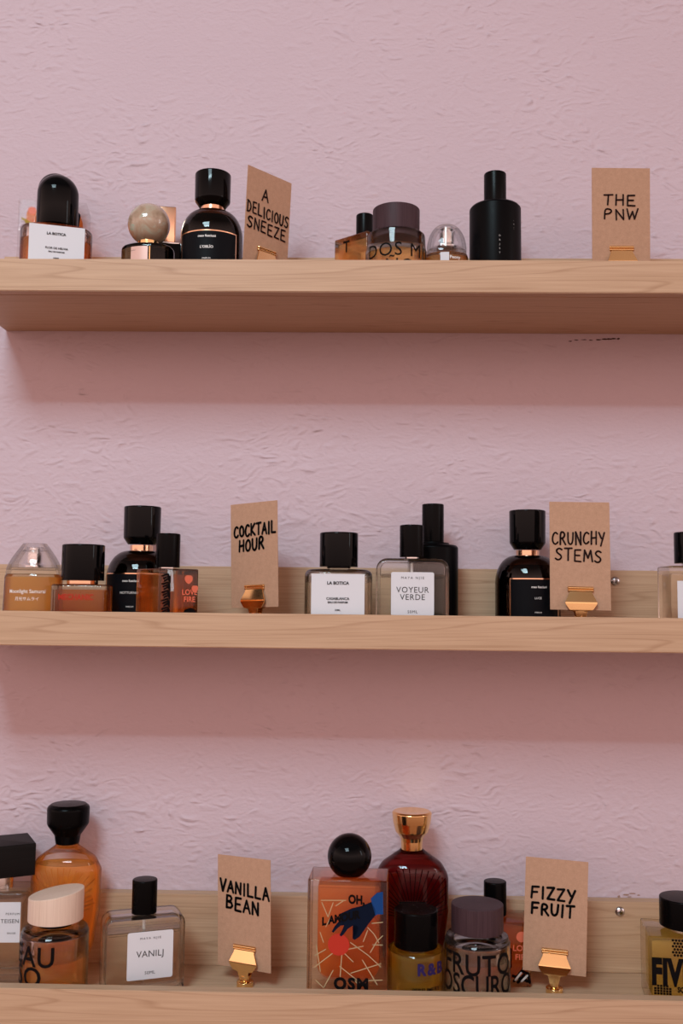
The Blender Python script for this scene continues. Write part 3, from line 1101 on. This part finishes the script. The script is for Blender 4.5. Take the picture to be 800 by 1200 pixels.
b, h, d, hb = corner_bottle(2, 580, 1090, 0.0885, 'orange block bottle with black cap between plum cap and kraft card', .0540, 0, 26.5, 1032, 1071, 1080, L_ORANGE, dy=-.015, depth=.034)
S = ('flat', d)
bm = bmesh.new()
poly(bm, [(.019 + .0042 * math.cos(t), hb - .011 + .0042 * math.sin(t)) for t in [2 * PI * q / 24 for q in range(24)]], S)
letters(bm, 'LOVE', .0195, hb - .022, .0045, S, bold=.02, off=.0004)
letters(bm, 'FIRE', .0195, hb - .029, .0045, S, bold=.02, off=.0004)
b.put('printed_pattern', bm, M.coral_ink, smooth=0, label='coral printed sun and words')
bm = bmesh.new()
for pts in ([(.010, .016), (.010, .030)], [(.021, .024), (.0235, .027)], [(.013, .005), (.019, .013), (.024, .011), (.0255, .004)], [(.012, .009), (.024, .005)], [(.016, .004), (.021, .010)], [(.020, .015), (.024, .018)]):
    stroke(bm, pts, .0011, S)
b.put('printed_lettering', bm, M.ink, smooth=0, label='black striped animal figure')
bm = bmesh.new()
for pts in ([(.014, .006), (.0185, .0115)], [(.019, .005), (.0235, .0095)]):
    stroke(bm, pts, .0008, S, off=.0005)
b.put('printed_pattern', bm, M.white_ink, smooth=0)

# 7  round bottle with a wooden disc cap: three of them
def disc_bottle(i, px, py, Y, label, capw, cap_top, cap_bot, bodyw, body_top, rim_bot, cap_mat, liq, level, words, wmat, top_dy=0.0, tilt=0.0, collar=None, wy=0.0, cap_dx=0.0):
    b = Bottle(i, px, py, Y, label, 0, 'round bottles with wooden disc caps')
    hw = b.w(bodyw) / 2
    hb = b.h(body_top, 0)
    hr = b.h(rim_bot, -hw)
    bm = bmesh.new()
    lathe(fillet([(0.0001, 0), (hw, 0, .0022), (hw, hr, .0012), (hw * .965, hr + .0014, .001), (hw * .94, hb - .001, .0016), (hw * .62, hb + .0006, .001), (hw * .5, hb + .0015), (0.0001, hb + .0015)]), bm=bm, n=72)
    wi = hw - .0024
    lv = hr * level
    if lv < hr - .004:
        lathe(fillet([(0.0001, lv + .00015), (wi, lv + .00015), (wi, hr - .0015, .001), (0.0001, hr - .0012)]), bm=bm, flip=True, n=72)
    b.put('glass_body', bm, M.clear)
    b.put('liquid', lathe(fillet([(0.0001, .005), (wi, .005, .003), (wi, lv), (0.0001, lv)]), n=72), liq)
    zc = b.h(cap_bot, -b.w(capw) / 2)
    zt = b.h(cap_top, top_dy)
    rc = b.w(capw) / 2
    cm = collar or M.black
    b.put('collar', cyl_cap(rc * (.98 if collar else .62), hb + .0008, zc + .0005, .0004), cm)
    bm = cyl_cap(rc, zc, zt, .0007)
    if tilt:
        for v in bm.verts:
            if v.co.z > (zc + zt) / 2:
                v.co.z += v.co.x * tilt
        keep(bm)
    o = b.put('cap', bm, cap_mat, label='wooden disc cap')
    o.location.x = cap_dx
    S = ('cyl', hw, 1, R(wy))
    b.text(b.t, wmat, [(t, x, b.h(pyy, -hw), sz, dict(bold=bo, sx=sx, spacing=sp)) for t, x, pyy, sz, bo, sx, sp in words], S)
    return b


disc_bottle(0, 464, 280, 0.039, 'round amber bottle with plum wooden disc cap on the top shelf', 55, 237.5, 273, 72, 276, 284, M.plum_wood, L_AMBER, .93,
            [('DOS MIL', 0.0035, 299, .0112, 0, .92, 1.12), ('AÑOS', 0.001, 318, .0112, 0, .95, 1.1)], M.ink, top_dy=-.017, collar=M.black)
disc_bottle(2, 559, 1110, 0.040, 'round clear bottle with plum wooden disc cap and large dark lettering', 61, 1050, 1100, 77, 1093, 1114, M.plum_wood, L_GREY, .72,
            [('FRUTO', -.0030, 1144, .0152, .014, .83, 1.05), ('OSCURO', -.0036, 1168, .0152, .014, .72, 1.0)], M.ink, top_dy=.019)
disc_bottle(2, 64, 1110, 0.0394, 'round clear bottle with pale wooden slanted disc cap', 63, 1045, 1087, 77, 1084, 1104, M.pale_wood, L_HONEY, .62,
            [('EAU', -.0112, 1134, .0146, .014, .98, 1.05), ('SO', -.0148, 1158, .0146, .014, 1.0, 1.05)], M.ink, top_dy=.0, tilt=.16)

# 8  bottle under a clear dome: two of them
def clear_dome(i, px, py, Y, label, domew, dome_top, ring_top, ring_bot, bodyw, liq, texts, flat, body_bulge=1.0, faceted=False):
    b = Bottle(i, px, py, Y, label, 0, 'bottles under clear dome caps')
    hw = b.w(bodyw) / 2
    z0, z1, zt = b.h(ring_bot, -hw * .6), b.h(ring_top, -hw * .6), b.h(dome_top, 0)
    prof = [(0.0001, 0)] + fillet([(hw * .9, 0), (hw * 1.0, z0 * .35, .01), (hw * .97, z0 - .002, .003), (hw * .93, z0), (0.0001, z0)])
    sy = .72
    b.put('glass_body', lathe(prof, 1, sy, 64, 2.2), M.clear)
    b.put('liquid', lathe([(0.0001, .004)] + fillet([(hw * .86, .004), (hw * .955, z0 * .38, .01), (hw * .93, z0 - .0022, .001), (0.0001, z0 - .0022)]), 1, sy, 64, 2.2), liq)
    dw = b.w(domew) / 2
    b.put('collar', lathe(fillet([(0.0001, z0), (dw * .99, z0), (dw * 1.0, (z0 + z1) / 2), (dw * .97, z1), (0.0001, z1)]), 1, sy, 64, 2.2), M.thin_clear)
    ft = dw * flat
    outer, inner = [], []
    m = 12
    for k in range(m + 1):
        a = PI / 2 * k / m
        e = 1.05 if not faceted else 1.0
        if faceted:
            r_ = dw + (ft - dw) * (k / m) ** 1.35
            z_ = z1 + (zt - z1) * (k / m)
        else:
            r_ = ft + (dw - ft) * math.cos(a) ** e
            z_ = z1 + (zt - z1) * math.sin(a)
        outer.append((r_, z_))
    inner = [(max(.0002, r_ - .0028), z_ - (.0028 if z_ > zt - .004 else 0)) for r_, z_ in outer]
    bm = bmesh.new()
    lathe([(0.0001, z1 + .0001)] + [(outer[0][0], z1 + .0001)] + outer[1:] + [(0.0001, zt)], 1, sy, 64, 2.1, bm)
    lathe([(0.0001, z1 + .002)] + [(inner[0][0], z1 + .002)] + [q for q in inner[1:] if q[1] > z1 + .002] + [(0.0001, zt - .0028)], 1, sy, 64, 2.1, bm, flip=True)
    b.put('cap', bm, M.thin_clear, label='clear dome cap')
    hs = zt - z1
    b.put('sprayer', lathe(fillet([(0.0001, z1 + .0021), (.0085, z1 + .0021), (.0085, z1 + hs * .18, .001), (.0062, z1 + hs * .24), (.0062, z1 + hs * .66, .0005), (.0048, z1 + hs * .68), (.0048, zt - .0036, .0006), (0.0001, zt - .0036)]), n=40), M.silver, label='silver sprayer')
    S = ('cyl', hw * .985, sy, 0)
    b.text(b.t, M.white_ink, [(t, x, b.h(pyy, -hw * sy), sz, dict(bold=bo, sx=sx)) for t, x, pyy, sz, bo, sx in texts], S)
    return b, hw, z0


b, hw, z0 = clear_dome(0, 523, 280, 0.045, 'low bottle under clear rounded dome cap beside the tall matte black bottle', 47, 264, 289.5, 295, 52, L_AMBER,
                       [('Peony', .006, 302.5, .0026, .02, 1.0)], .22)
S = ('cyl', hw * .99, .72, 0)
b.put('label', patch(-.006, .001, .004, z0 - .001, S, off=.0006, n=8), M.paper)
clear_dome(1, 39.5, 680, 0.050, 'cloudy amber bottle under clear faceted dome cap at left of middle shelf', 64, 637, 667.5, 672.5, 68, L_CLOUDY,
           [('Moonlight Samurai', 0, 695, .0030, .014, .95), ('月光サムライ', .0005, 703.5, .0023, .01, 1.0)], .42, faceted=True)

# 9  tall matte black bottles
def matte_bottle(i, px, py, Y, label, capw, cap_top, body_top, bodyw, cap_dy=0.0, marks=False):
    b = Bottle(i, px, py, Y, label, 0, 'tall matte black bottles')
    hw = b.w(bodyw) / 2
    hb = b.h(body_top, 0)
    b.put('bottle_body', lathe(fillet([(0.0001, 0), (hw, 0, .0015), (hw, hb - .0028, .0022), (hw * .92, hb - .0008, .002), (.014, hb, .001), (.0135, hb + .0012), (0.0001, hb + .0012)]), n=64), M.black_matte)
    rc = b.w(capw) / 2
    b.put('collar', cyl_cap(rc * 1.04, hb + .0010, hb + .0022, .0003), M.black_matte)
    b.put('cap', cyl_cap(rc, hb + .0022, b.h(cap_top, cap_dy), .0010), M.black_satin)
    if marks:
        bm = bmesh.new()
        for k, (x, z) in enumerate(((0.0135, 0.030), (0.0135, 0.0275), (0.0135, 0.025))):
            letters(bm, '·•:'[k], x, b.h(258 + 4.2 * k, -hw), .0022, ('cyl', hw), off=.0004)
        for k in range(5):
            letters(bm, 'OBJET'[k], 0.0, b.h(277 + 5 * k, -hw), .0014, ('cyl', hw, 1, R(2)), off=.0004, bold=.02)
        mk('lettering', bm, M.dim_ink, b.t, 0)
    return b


matte_bottle(0, 580, 260, 0.050, 'tall matte black cylinder bottle standing alone on the top shelf', 26, 199, 242.5, 60, cap_dy=-.009, marks=True)
matte_bottle(1, 507, 660, 0.082, 'tall matte black bottle behind the clear bottle on the middle shelf', 25.5, 591, 638, 59)

# 10  small dark amber block
b = Bottle(1, 96.5, 690, 0.036, 'squat amber bottle with wide black cap and red lettering', yaw=4)
hw = b.w(63) / 2
hb = b.h(685, 0)
bm = block(hw, .0165, 0, hb, .004, .0018)
b.put('glass_body', bm, M.clear)
b.put('liquid', block(hw - .0028, .0138, .005, hb - .0042, .003, .001), L_BROWN)
rc = b.w(49) / 2
zc = b.h(680.5, 0)
b.put('collar', cyl_cap(rc * .72, hb, zc + .0005, .0003), M.rose, label='copper collar')
b.put('cap', cyl_cap(rc, zc, b.h(638.5, 0), .0012), M.black)
b.text(b.t, M.red_ink, [('MECHANIC', -.0015, b.h(703, -.017), .0045, dict(bold=.03, sx=.85))], ('flat', .0166), label='red lettering')

# 11  white label, cylinder cap (middle shelf)
b = Bottle(1, 396.5, 690, 0.040, 'rounded bottle with white label and black cylinder cap on the middle shelf')
hw = b.w(79) / 2
hb = b.h(667.5, 0)
oval_bottle(b, hw, 0.020, hb, 0.006, 3.4, L_PALE, hb * 0.66 if False else hb * .80)
rc = b.w(45) / 2
zc = b.h(664.5, 0)
b.put('collar', cyl_cap(rc * .62, hb + .001, zc + .0005, .0003), M.black)
b.put('cap', cyl_cap(rc, zc, b.h(624.5, 0), .0012), M.black)
S = ('flat', 0.0202)
lab = b.put('label', patch(-b.w(31.2, -.02), b.w(31.2, -.02), .003, b.h(672.5, -.02), S, off=.0002), M.paper, label='white paper label')
b.text(lab, M.ink, [('LA BOTICA', 0, b.h(685, -.02), .0024, dict(bold=.03)), ('CASABLANCA', 0, b.h(703, -.02), .0020, dict(bold=.02)), ('EAU DE PARFUM', 0, b.h(707, -.02), .0015, dict(bold=.03)),
                    ('50ML', 0, b.h(716, -.02), .0014, dict(bold=.01))], S)

# 12  clear flat bottles with rounded white label: two of them
def flat_bottle(i, px, py, Y, label, yaw, x0, x1, top, capw, cap_top, cap_bot, lx0, lx1, lz0, lz1, texts, liq, level=.78, cap_dy=0.0, hd=.0135, rad=.0085):
    b = Bottle(i, px, py, Y, label, yaw, 'clear flat bottles with black caps')
    cs = math.cos(R(yaw))
    m = b.w(1)
    a0, a1 = (x0 - px) * m / cs, (x1 - px) * m / cs
    hb = b.h(top, 0)
    bm = slab(rrect(a0, 0, a1, hb, [.005, .005, rad, rad]), hd, .003)
    wl = .0032
    slab_top = hb - wl
    lv = hb * level
    inner = rrect(a0 + wl, lv + .0002, a1 - wl, slab_top, [.0005, .0005, rad - wl, rad - wl])
    b2 = slab(inner, hd - wl, .0012)
    bmesh.ops.reverse_faces(b2, faces=b2.faces)
    me = bpy.data.meshes.new('tmp'); b2.to_mesh(me); b2.free(); bm.from_mesh(me); bpy.data.meshes.remove(me)
    keep(bm)
    g = b.put('glass_body', bm, M.clear)
    b.put('liquid', slab(rrect(a0 + wl, .006, a1 - wl, lv, [.004, .004, .0004, .0004]), hd - wl, .0012), liq)
    zc = b.h(cap_bot, 0)
    b.put('collar', cyl_cap(.0062, hb - .0005, zc + .0005, .0003), M.silver)
    rc = b.w(capw) / 2
    b.put('cap', cyl_cap(rc, zc, b.h(cap_top, cap_dy), .0012), M.black_satin)
    b.put('dip_tube', cyl_cap(.0011, .008, lv + (slab_top - lv) * .98, .0002, n=14), plain('milky_plastic', (.7, .7, .68), .3))
    S = ('flat', hd)
    lab = b.put('label', patch((lx0 - px) * m / cs, (lx1 - px) * m / cs, b.h(lz0, -hd), b.h(lz1, -hd), S, rad=.0016), M.paper, label='white rounded label')
    lc = ((lx0 + lx1) / 2 - px) * m / cs
    b.text(lab, M.grey_ink, [(t, lc + x, b.h(pyy, -hd), sz, kw) for t, x, pyy, sz, kw in texts], S)
    return b


flat_bottle(1, 482, 680, 0.038, 'clear flat bottle with white rounded label in front of matte black bottle', 0, 440.5, 524.5, 655, 28, 615.5, 653, 457.5, 507, 721.5, 670.5,
            [('MAYA NJIE', 0, 678.5, .0019, dict(spacing=1.5)), ('VOYEUR', 0, 694.5, .0046, dict(spacing=1.12, sx=.95)), ('VERDE', 0, 703, .0046, dict(spacing=1.12, sx=.95)), ('50ML', 0, 718.5, .0022, dict(spacing=1.2))], L_PALE)
flat_bottle(2, 168, 1100, 0.050, 'clear flat bottle with white rounded label left of VANILLA BEAN card', 20, 123, 211, 1068, 29, 1026.5, 1069, 148.5, 197.5, 1148, 1092,
            [('MAYA NJIE', 0, 1101, .0017, dict(spacing=1.5)), ('VANILJ', 0, 1121.5, .0048, dict(spacing=1.05)), ('50ML', 0, 1142, .0024, dict(spacing=1.1))], L_PALE, cap_dy=.008)

# 13  right edge of the middle shelf
b = Bottle(1, 812, 690, 0.044, 'clear bottle with black cap cut by the right edge of the picture')
hw = b.w(70) / 2
hb = b.h(664, 0)
b.put('glass_body', block(hw, .018, 0, hb, .003, .0015), M.clear)
b.put('liquid', block(hw - .003, .015, .006, hb - .006, .002, .001), L_PALE)
rc = b.w(42) / 2
zc = b.h(660.5, 0)
b.put('collar', cyl_cap(rc * .6, hb, zc + .0005, .0003), M.silver)
b.put('cap', cyl_cap(rc, zc, b.h(624, 0), .0012), M.black)
lab = b.put('label', patch(-.0185, .0185, .004, hb - .012, ('flat', .018)), M.paper)

# 14  lowest shelf, far left: block with a heavy black wooden cap
b = Bottle(2, 1, 1090, 0.076, 'clear block bottle with heavy black square cap at lower left edge', yaw=4)
hw = b.w(68) / 2
hb = b.h(1039, -.0)
b.put('glass_body', block(hw, .0182, 0, hb, .004, .002), M.clear)
b.put('liquid', slab(rrect(-hw + .004, .012, hw - .004, hb - .007, [.010, .010, .003, .003]), .0145, .002), L_PALE)
zc = b.h(1030, -.021)
b.put('collar', cyl_cap(.009, hb, zc + .001, .0003), M.silver)
zt = b.h(984.5, -.0)
cap = b.put('cap', block(.0205, .0205, zc, zt, .0008, .0006), M.black_wood, label='black square wooden cap')
cap.rotation_euler.z = R(24)
cap.location.x = 0.0018
S = ('flat', .0182)
lab = b.put('label', patch(-hw * .96, hw * .84, b.h(1106, -.021), b.h(1058.5, -.021), S), M.paper, label='white paper label')
b.text(lab, M.grey_ink, [('TEISEN', hw * .50, b.h(1083, -.021), .0031, dict(spacing=1.1)), ('PERFUM', hw * .58, b.h(1073.5, -.021), .0017, dict(spacing=1.4)), ('EAU DE', hw * .56, b.h(1096, -.021), .0014)], S)

# 15  sunburst flask bottles: amber one and dark red one
def flask(px, py, Y, label, capmat, body_pts, cap_prof, gmat, liq, liq_top, ribs, opaque=False, fil=.008):
    b = Bottle(2, px, py, Y, label, 0, 'sunburst flask bottles')
    m = b.w(1)
    FD = .0170
    z = lambda pyy: b.h(pyy, 0)
    prof = [(0.0001, 0.0)] + fillet([(wpx * m, max(0.0, z(pyy)), fil) for wpx, pyy in body_pts], 6)
    zt = prof[-1][1]
    prof.append((0.0001, zt))
    bm = bmesh.new()
    # flattened lens section
    def ringf(r, zz, n=72):
        d = min(r, .017) * 1.0
        return ring_e(1, zz, r, max(.006, min(FD, r * .62)), n, 2.2)
    loft(bm, [ringf(r, zz) if r > .001 else ring_e(1, zz, .0001, .0001, 72) for r, zz in prof])
    keep(bm)
    b.put('glass_body', bm, gmat)
    lz = z(liq_top)
    inner = [(r - .0028, max(zz, .004)) for r, zz in prof if r > .004 and zz < lz]
    # close the liquid level at the width the flask has there
    rl = next((a[0] + (c[0] - a[0]) * (lz - a[1]) / max(1e-6, c[1] - a[1]) for a, c in zip(prof, prof[1:]) if a[1] <= lz <= c[1]), inner[-1][0])
    inner.append((rl - .0028, lz))
    bm = bmesh.new()
    loft(bm, [ring_e(1, inner[0][1], .0001, .0001, 72)] + [ring_e(1, zz, max(.001, r), max(.003, min(.0143, r * .56)), 72, 2.2) for r, zz in inner] + [ring_e(1, lz, .0001, .0001, 72)])
    keep(bm)
    b.put('liquid', bm, liq)
    # engraved rays fanning out from the neck
    cz = z(ribs[0])
    bm = bmesh.new()
    hwx = body_pts[2][0] * m
    for k in range(ribs[1]):
        a = PI * (k + .5) / ribs[1]
        ca, sa = math.cos(a), math.sin(a)
        r0, r1 = ribs[2] * m, ribs[3] * m
        pts = []
        for q in range(9):
            rr = r0 + (r1 - r0) * q / 8
            x, zz = rr * ca, cz + rr * sa * ribs[4]
            if abs(x) < hwx * .93 and .006 < zz < zt * .93:
                # front of the superellipse section at this x
                depth = FD * (1 - (abs(x) / hwx) ** 2.2) ** (1 / 2.2)
                pts.append((x, depth, zz))
        for p0, p1 in zip(pts, pts[1:]):
            d = Vector((p1[0] - p0[0], p1[2] - p0[2])).normalized() * .00032
            q = [(p0[0] - d.y, -p0[1] - .0002, p0[2] + d.x), (p0[0] + d.y, -p0[1] - .0002, p0[2] - d.x), (p1[0] + d.y, -p1[1] - .0002, p1[2] - d.x), (p1[0] - d.y, -p1[1] - .0002, p1[2] + d.x)]
            mid = [((p0[0] + p1[0]) / 2)]
            bm.faces.new([bm.verts.new(v) for v in q])
    keep(bm)
    b.put('engraved_rays', bm, ribs[5], smooth=0)
    b.put('cap', lathe(fillet([(r * m, z(pyy), fr) for r, pyy, fr in cap_prof], 5), n=64), capmat)
    return b, m, z


amber_ray = plain('amber_groove', (0.36, 0.14, 0.03), 0.5, spec=0.05)
b, m, z = flask(76.5, 1060, 0.0897, 'large amber flask with black goblet stopper at left of the lowest shelf', M.black_satin,
                [(24, 1146), (34, 1105), (40, 1066), (41, 1018), (34, 1004), (14, 990), (13, 988)],
                [(0.1, 988, 0), (13.5, 988, .001), (15, 978, .003), (24, 965, .006), (24.5, 945, .004), (20, 941.5, .002), (0.1, 941, 0)],
                M.clear, L_FLASK, 1011, (1062, 22, 14, 52, .95, amber_ray))
wine_ray = plain('dark_groove', (0.012, 0.001, 0.0015), 0.5, spec=0.03)
b, m, z = flask(482, 1060, 0.0880, 'dark red flask with flared gold stopper behind the squat black capped bottle', M.gold,
                [(28, 1146), (38, 1105), (43.5, 1066), (43, 1024), (35, 1010), (15, 996), (13, 994)],
                [(0.1, 995, 0), (12.5, 995, .0005), (12.8, 985, .001), (14, 980.5, .002), (19.5, 974, .003), (22.3, 963, .003), (23.5, 952, .001), (21.5, 950, .001), (0.1, 952, 0)],
                M.red_glass, L_WINE, 1018, (1068, 24, 12, 58, .95, wine_ray), fil=.014)
pl = b.put('plaque', patch(-15.5 * m, 15.5 * m, z(1100), z(1049), ('flat', .0173), off=.0004, th=.0006, rad=.0006), M.silver, label='black plaque with light rim')
b.put('plaque_face', patch(-14.4 * m, 14.4 * m, z(1099.5), z(1050.7), ('flat', .0173), off=.0011, th=.0002, rad=.0006), M.black_satin, pl)

# 16  orange block with ball cap and painted hand
b = Bottle(2, 408.5, 1090, 0.036, 'orange glass block with black ball cap and painted dark hand', yaw=-3)
hw = b.w(92) / 2
hd = .019
hb = b.h(1030, -.015)
b.put('glass_body', block(hw, hd, 0, hb, .0012, .0012), M.peach_glass)
b.put('liquid', slab(rrect(-hw + .0075, .022, hw - .0065, hb - .006, [.010, .010, .001, .001]), .0125, .0015), L_ORANGE)
rc = b.w(52) / 2
zc = b.h(1003, 0)
b.put('collar', cyl_cap(.008, hb - .0003, zc - rc + .003, .0003), M.black)
b.put('cap', sphere(rc, zc), M.black, label='glossy black ball cap')
S = ('flat', hd)
m_ = b.w(1, -hd)
X = lambda px: (px - 408.5) * m_
Z = lambda py: b.h(py, -hd)
Q = lambda pts: [(X(350 + x / 6), Z(965 + y / 6)) for x, y in pts]      # traced on a six-fold enlargement starting at (350, 965)
bm = bmesh.new()
poly(bm, Q([(520, 545), (545, 600), (548, 640), (500, 700), (470, 745), (440, 790), (405, 815), (390, 808), (420, 770), (430, 730), (418, 712), (390, 715), (355, 740), (330, 775), (310, 795), (298, 785), (318, 745), (330, 715), (305, 718), (275, 745), (255, 770), (243, 762), (262, 725), (290, 690), (318, 672), (300, 665), (290, 640), (330, 620), (380, 595), (450, 575)]), S, off=.0006)
b.put('painted_hand', bm, M.navy_ink, smooth=0, label='dark navy hand')
bm = bmesh.new()
poly(bm, Q([(515, 520), (560, 478), (600, 470), (604, 628), (565, 630), (548, 640), (548, 600), (520, 545)]), S, off=.0008)
b.put('painted_cuff', bm, M.blue_ink, smooth=0, label='bright blue cuff')
bm = bmesh.new()
poly(bm, Q([(292 + 76 * math.cos(t), 852 - 78 * math.sin(t)) for t in [2 * PI * q / 32 for q in range(32)]]), S, off=.0005)
b.put('painted_disc', bm, M.red_ink, smooth=0, label='red painted disc')
bm = bmesh.new()
for a in ([(135, 860), (165, 1045)], [(120, 1020), (250, 915)], [(125, 935), (200, 890)], [(190, 1160), (255, 1035)], [(135, 1110), (190, 1160)], [(315, 920), (305, 1080)],
          [(300, 1005), (440, 1110)], [(380, 1050), (590, 975)], [(460, 955), (565, 1125)], [(375, 835), (500, 920), (590, 1000)], [(350, 885), (465, 858)], [(325, 905), (395, 970)],
          [(500, 1098), (600, 1090)], [(495, 725), (540, 770), (575, 830)], [(525, 695), (600, 685)], [(515, 900), (560, 820), (600, 780)], [(530, 845), (600, 845)], [(165, 545), (340, 540)],
          [(170, 560), (215, 660), (250, 560)], [(270, 580), (320, 545)], [(200, 730), (235, 660)], [(465, 825), (495, 745)], [(160, 770), (185, 840)], [(400, 1090), (450, 1150)]):
    stroke(bm, Q(a), .00032, S, off=.0004)
b.put('painted_lines', bm, M.cream_ink, smooth=0, label='cream scribbled lines')
bm = bmesh.new()
letters(bm, 'OH,', *Q([(415, 560)])[0], .0062, S, bold=.05, sx=.8, slope=-.05, off=.0009)
letters(bm, 'L AMOUR', *Q([(305, 690)])[0], .0058, S, bold=.05, sx=.8, slope=.22, off=.0009)
letters(bm, 'OSM', *Q([(383, 1162)])[0], .0082, S, bold=.05, sx=1.0, spacing=1.2, off=.0009)
b.put('lettering', bm, M.ink, smooth=0, label='black block lettering')

# 17  squat round bottle, black cap
b = Bottle(2, 487, 1120, 0.040, 'squat round yellow bottle with large black cap and violet lettering')
hw = b.w(67) / 2
hb = b.h(1111, 0)
hr = b.h(1124, -hw)
bm = lathe(fillet([(0.0001, 0), (hw, 0, .003), (hw, hr, .0014), (hw * .955, hr + .0016, .0008), (hw * .955, hb, .002), (.012, hb, .0005), (.012, hb + .001), (0.0001, hb + .001)]), n=64)
b.put('glass_body', bm, M.clear)
b.put('liquid', lathe(fillet([(0.0001, .005), (hw - .0024, .005, .003), (hw - .0024, hr - .001, .001), (0.0001, hr - .001)]), n=64), L_YELLOW)
rc = b.w(51) / 2
b.put('collar', cyl_cap(rc * .7, hb + .0008, hb + .003, .0003), M.gold)
b.put('cap', cyl_cap(rc, hb + .0025, b.h(1057, rc), .0012), M.black_satin)
S = ('cyl', hw, 1, R(14))
b.text(b.t, M.violet_ink, [('R&B', .0055, b.h(1143, -hw), .0082, dict(bold=.045, sx=.92, spacing=1.28))], S, label='violet lettering')
b.text(b.t, M.ink, [('PERFUMERY', .002, b.h(1163, -hw), .0030, dict(bold=.03))], S)

# 18  right edge of the lowest shelf
b = Bottle(2, 802, 1120, 0.050, 'yellow green block bottle with bold dark lettering at lower right edge', yaw=-8)
hw = b.w(92) / 2
hd = .023
hb = b.h(1100, -hd)
b.put('glass_body', block(hw, hd, 0, hb, .0016, .0014), M.clear)
b.put('liquid', block(hw - .0034, hd - .0034, .007, hb - .005, .002, .001), L_GREEN)
rc = b.w(56) / 2
b.put('collar', cyl_cap(rc * .6, hb - .0003, hb + .004, .0003), M.silver)
b.put('cap', cyl_cap(rc, b.h(1093, -rc), b.h(1047, rc * .5), .0012), M.black_satin)
S = ('flat', hd)
b.text(b.t, M.ink, [('FIVE', -.0132, b.h(1155, -hd), .0185, dict(bold=.055, sx=.62, spacing=1.05)), ('SQUARE', -.0015, b.h(1163.5, -hd), .0038, dict(bold=.05, sx=.8))], S)
bm = bmesh.new()
m_ = b.w(1, -hd)
for r_ in range(6):
    for c_ in range(4):
        x, zz = (783 + 3.6 * c_ - 802 + (1.8 if r_ % 2 else 0)) * m_, b.h(1103 + 3.5 * r_, -hd)
        poly(bm, [(x + .0010 * math.cos(2 * PI * q / 10), zz + .0010 * math.sin(2 * PI * q / 10)) for q in range(10)], S)
b.put('printed_dots', bm, M.ink, smooth=0)
bm = bmesh.new()
for r_ in range(4):
    for c_ in range(6 - (2 if r_ > 2 else 0)):
        x, zz = (762 + 3.4 * c_ + (3.4 if r_ > 2 else 0) - 802) * m_, b.h(1166.5 - 3.0 * r_, -hd)
        poly(bm, [(x - .0009, zz - .0008), (x + .0009, zz - .0008), (x + .0009, zz + .0008), (x - .0009, zz + .0008)], S)
b.put('printed_checks', bm, M.ink, smooth=0)
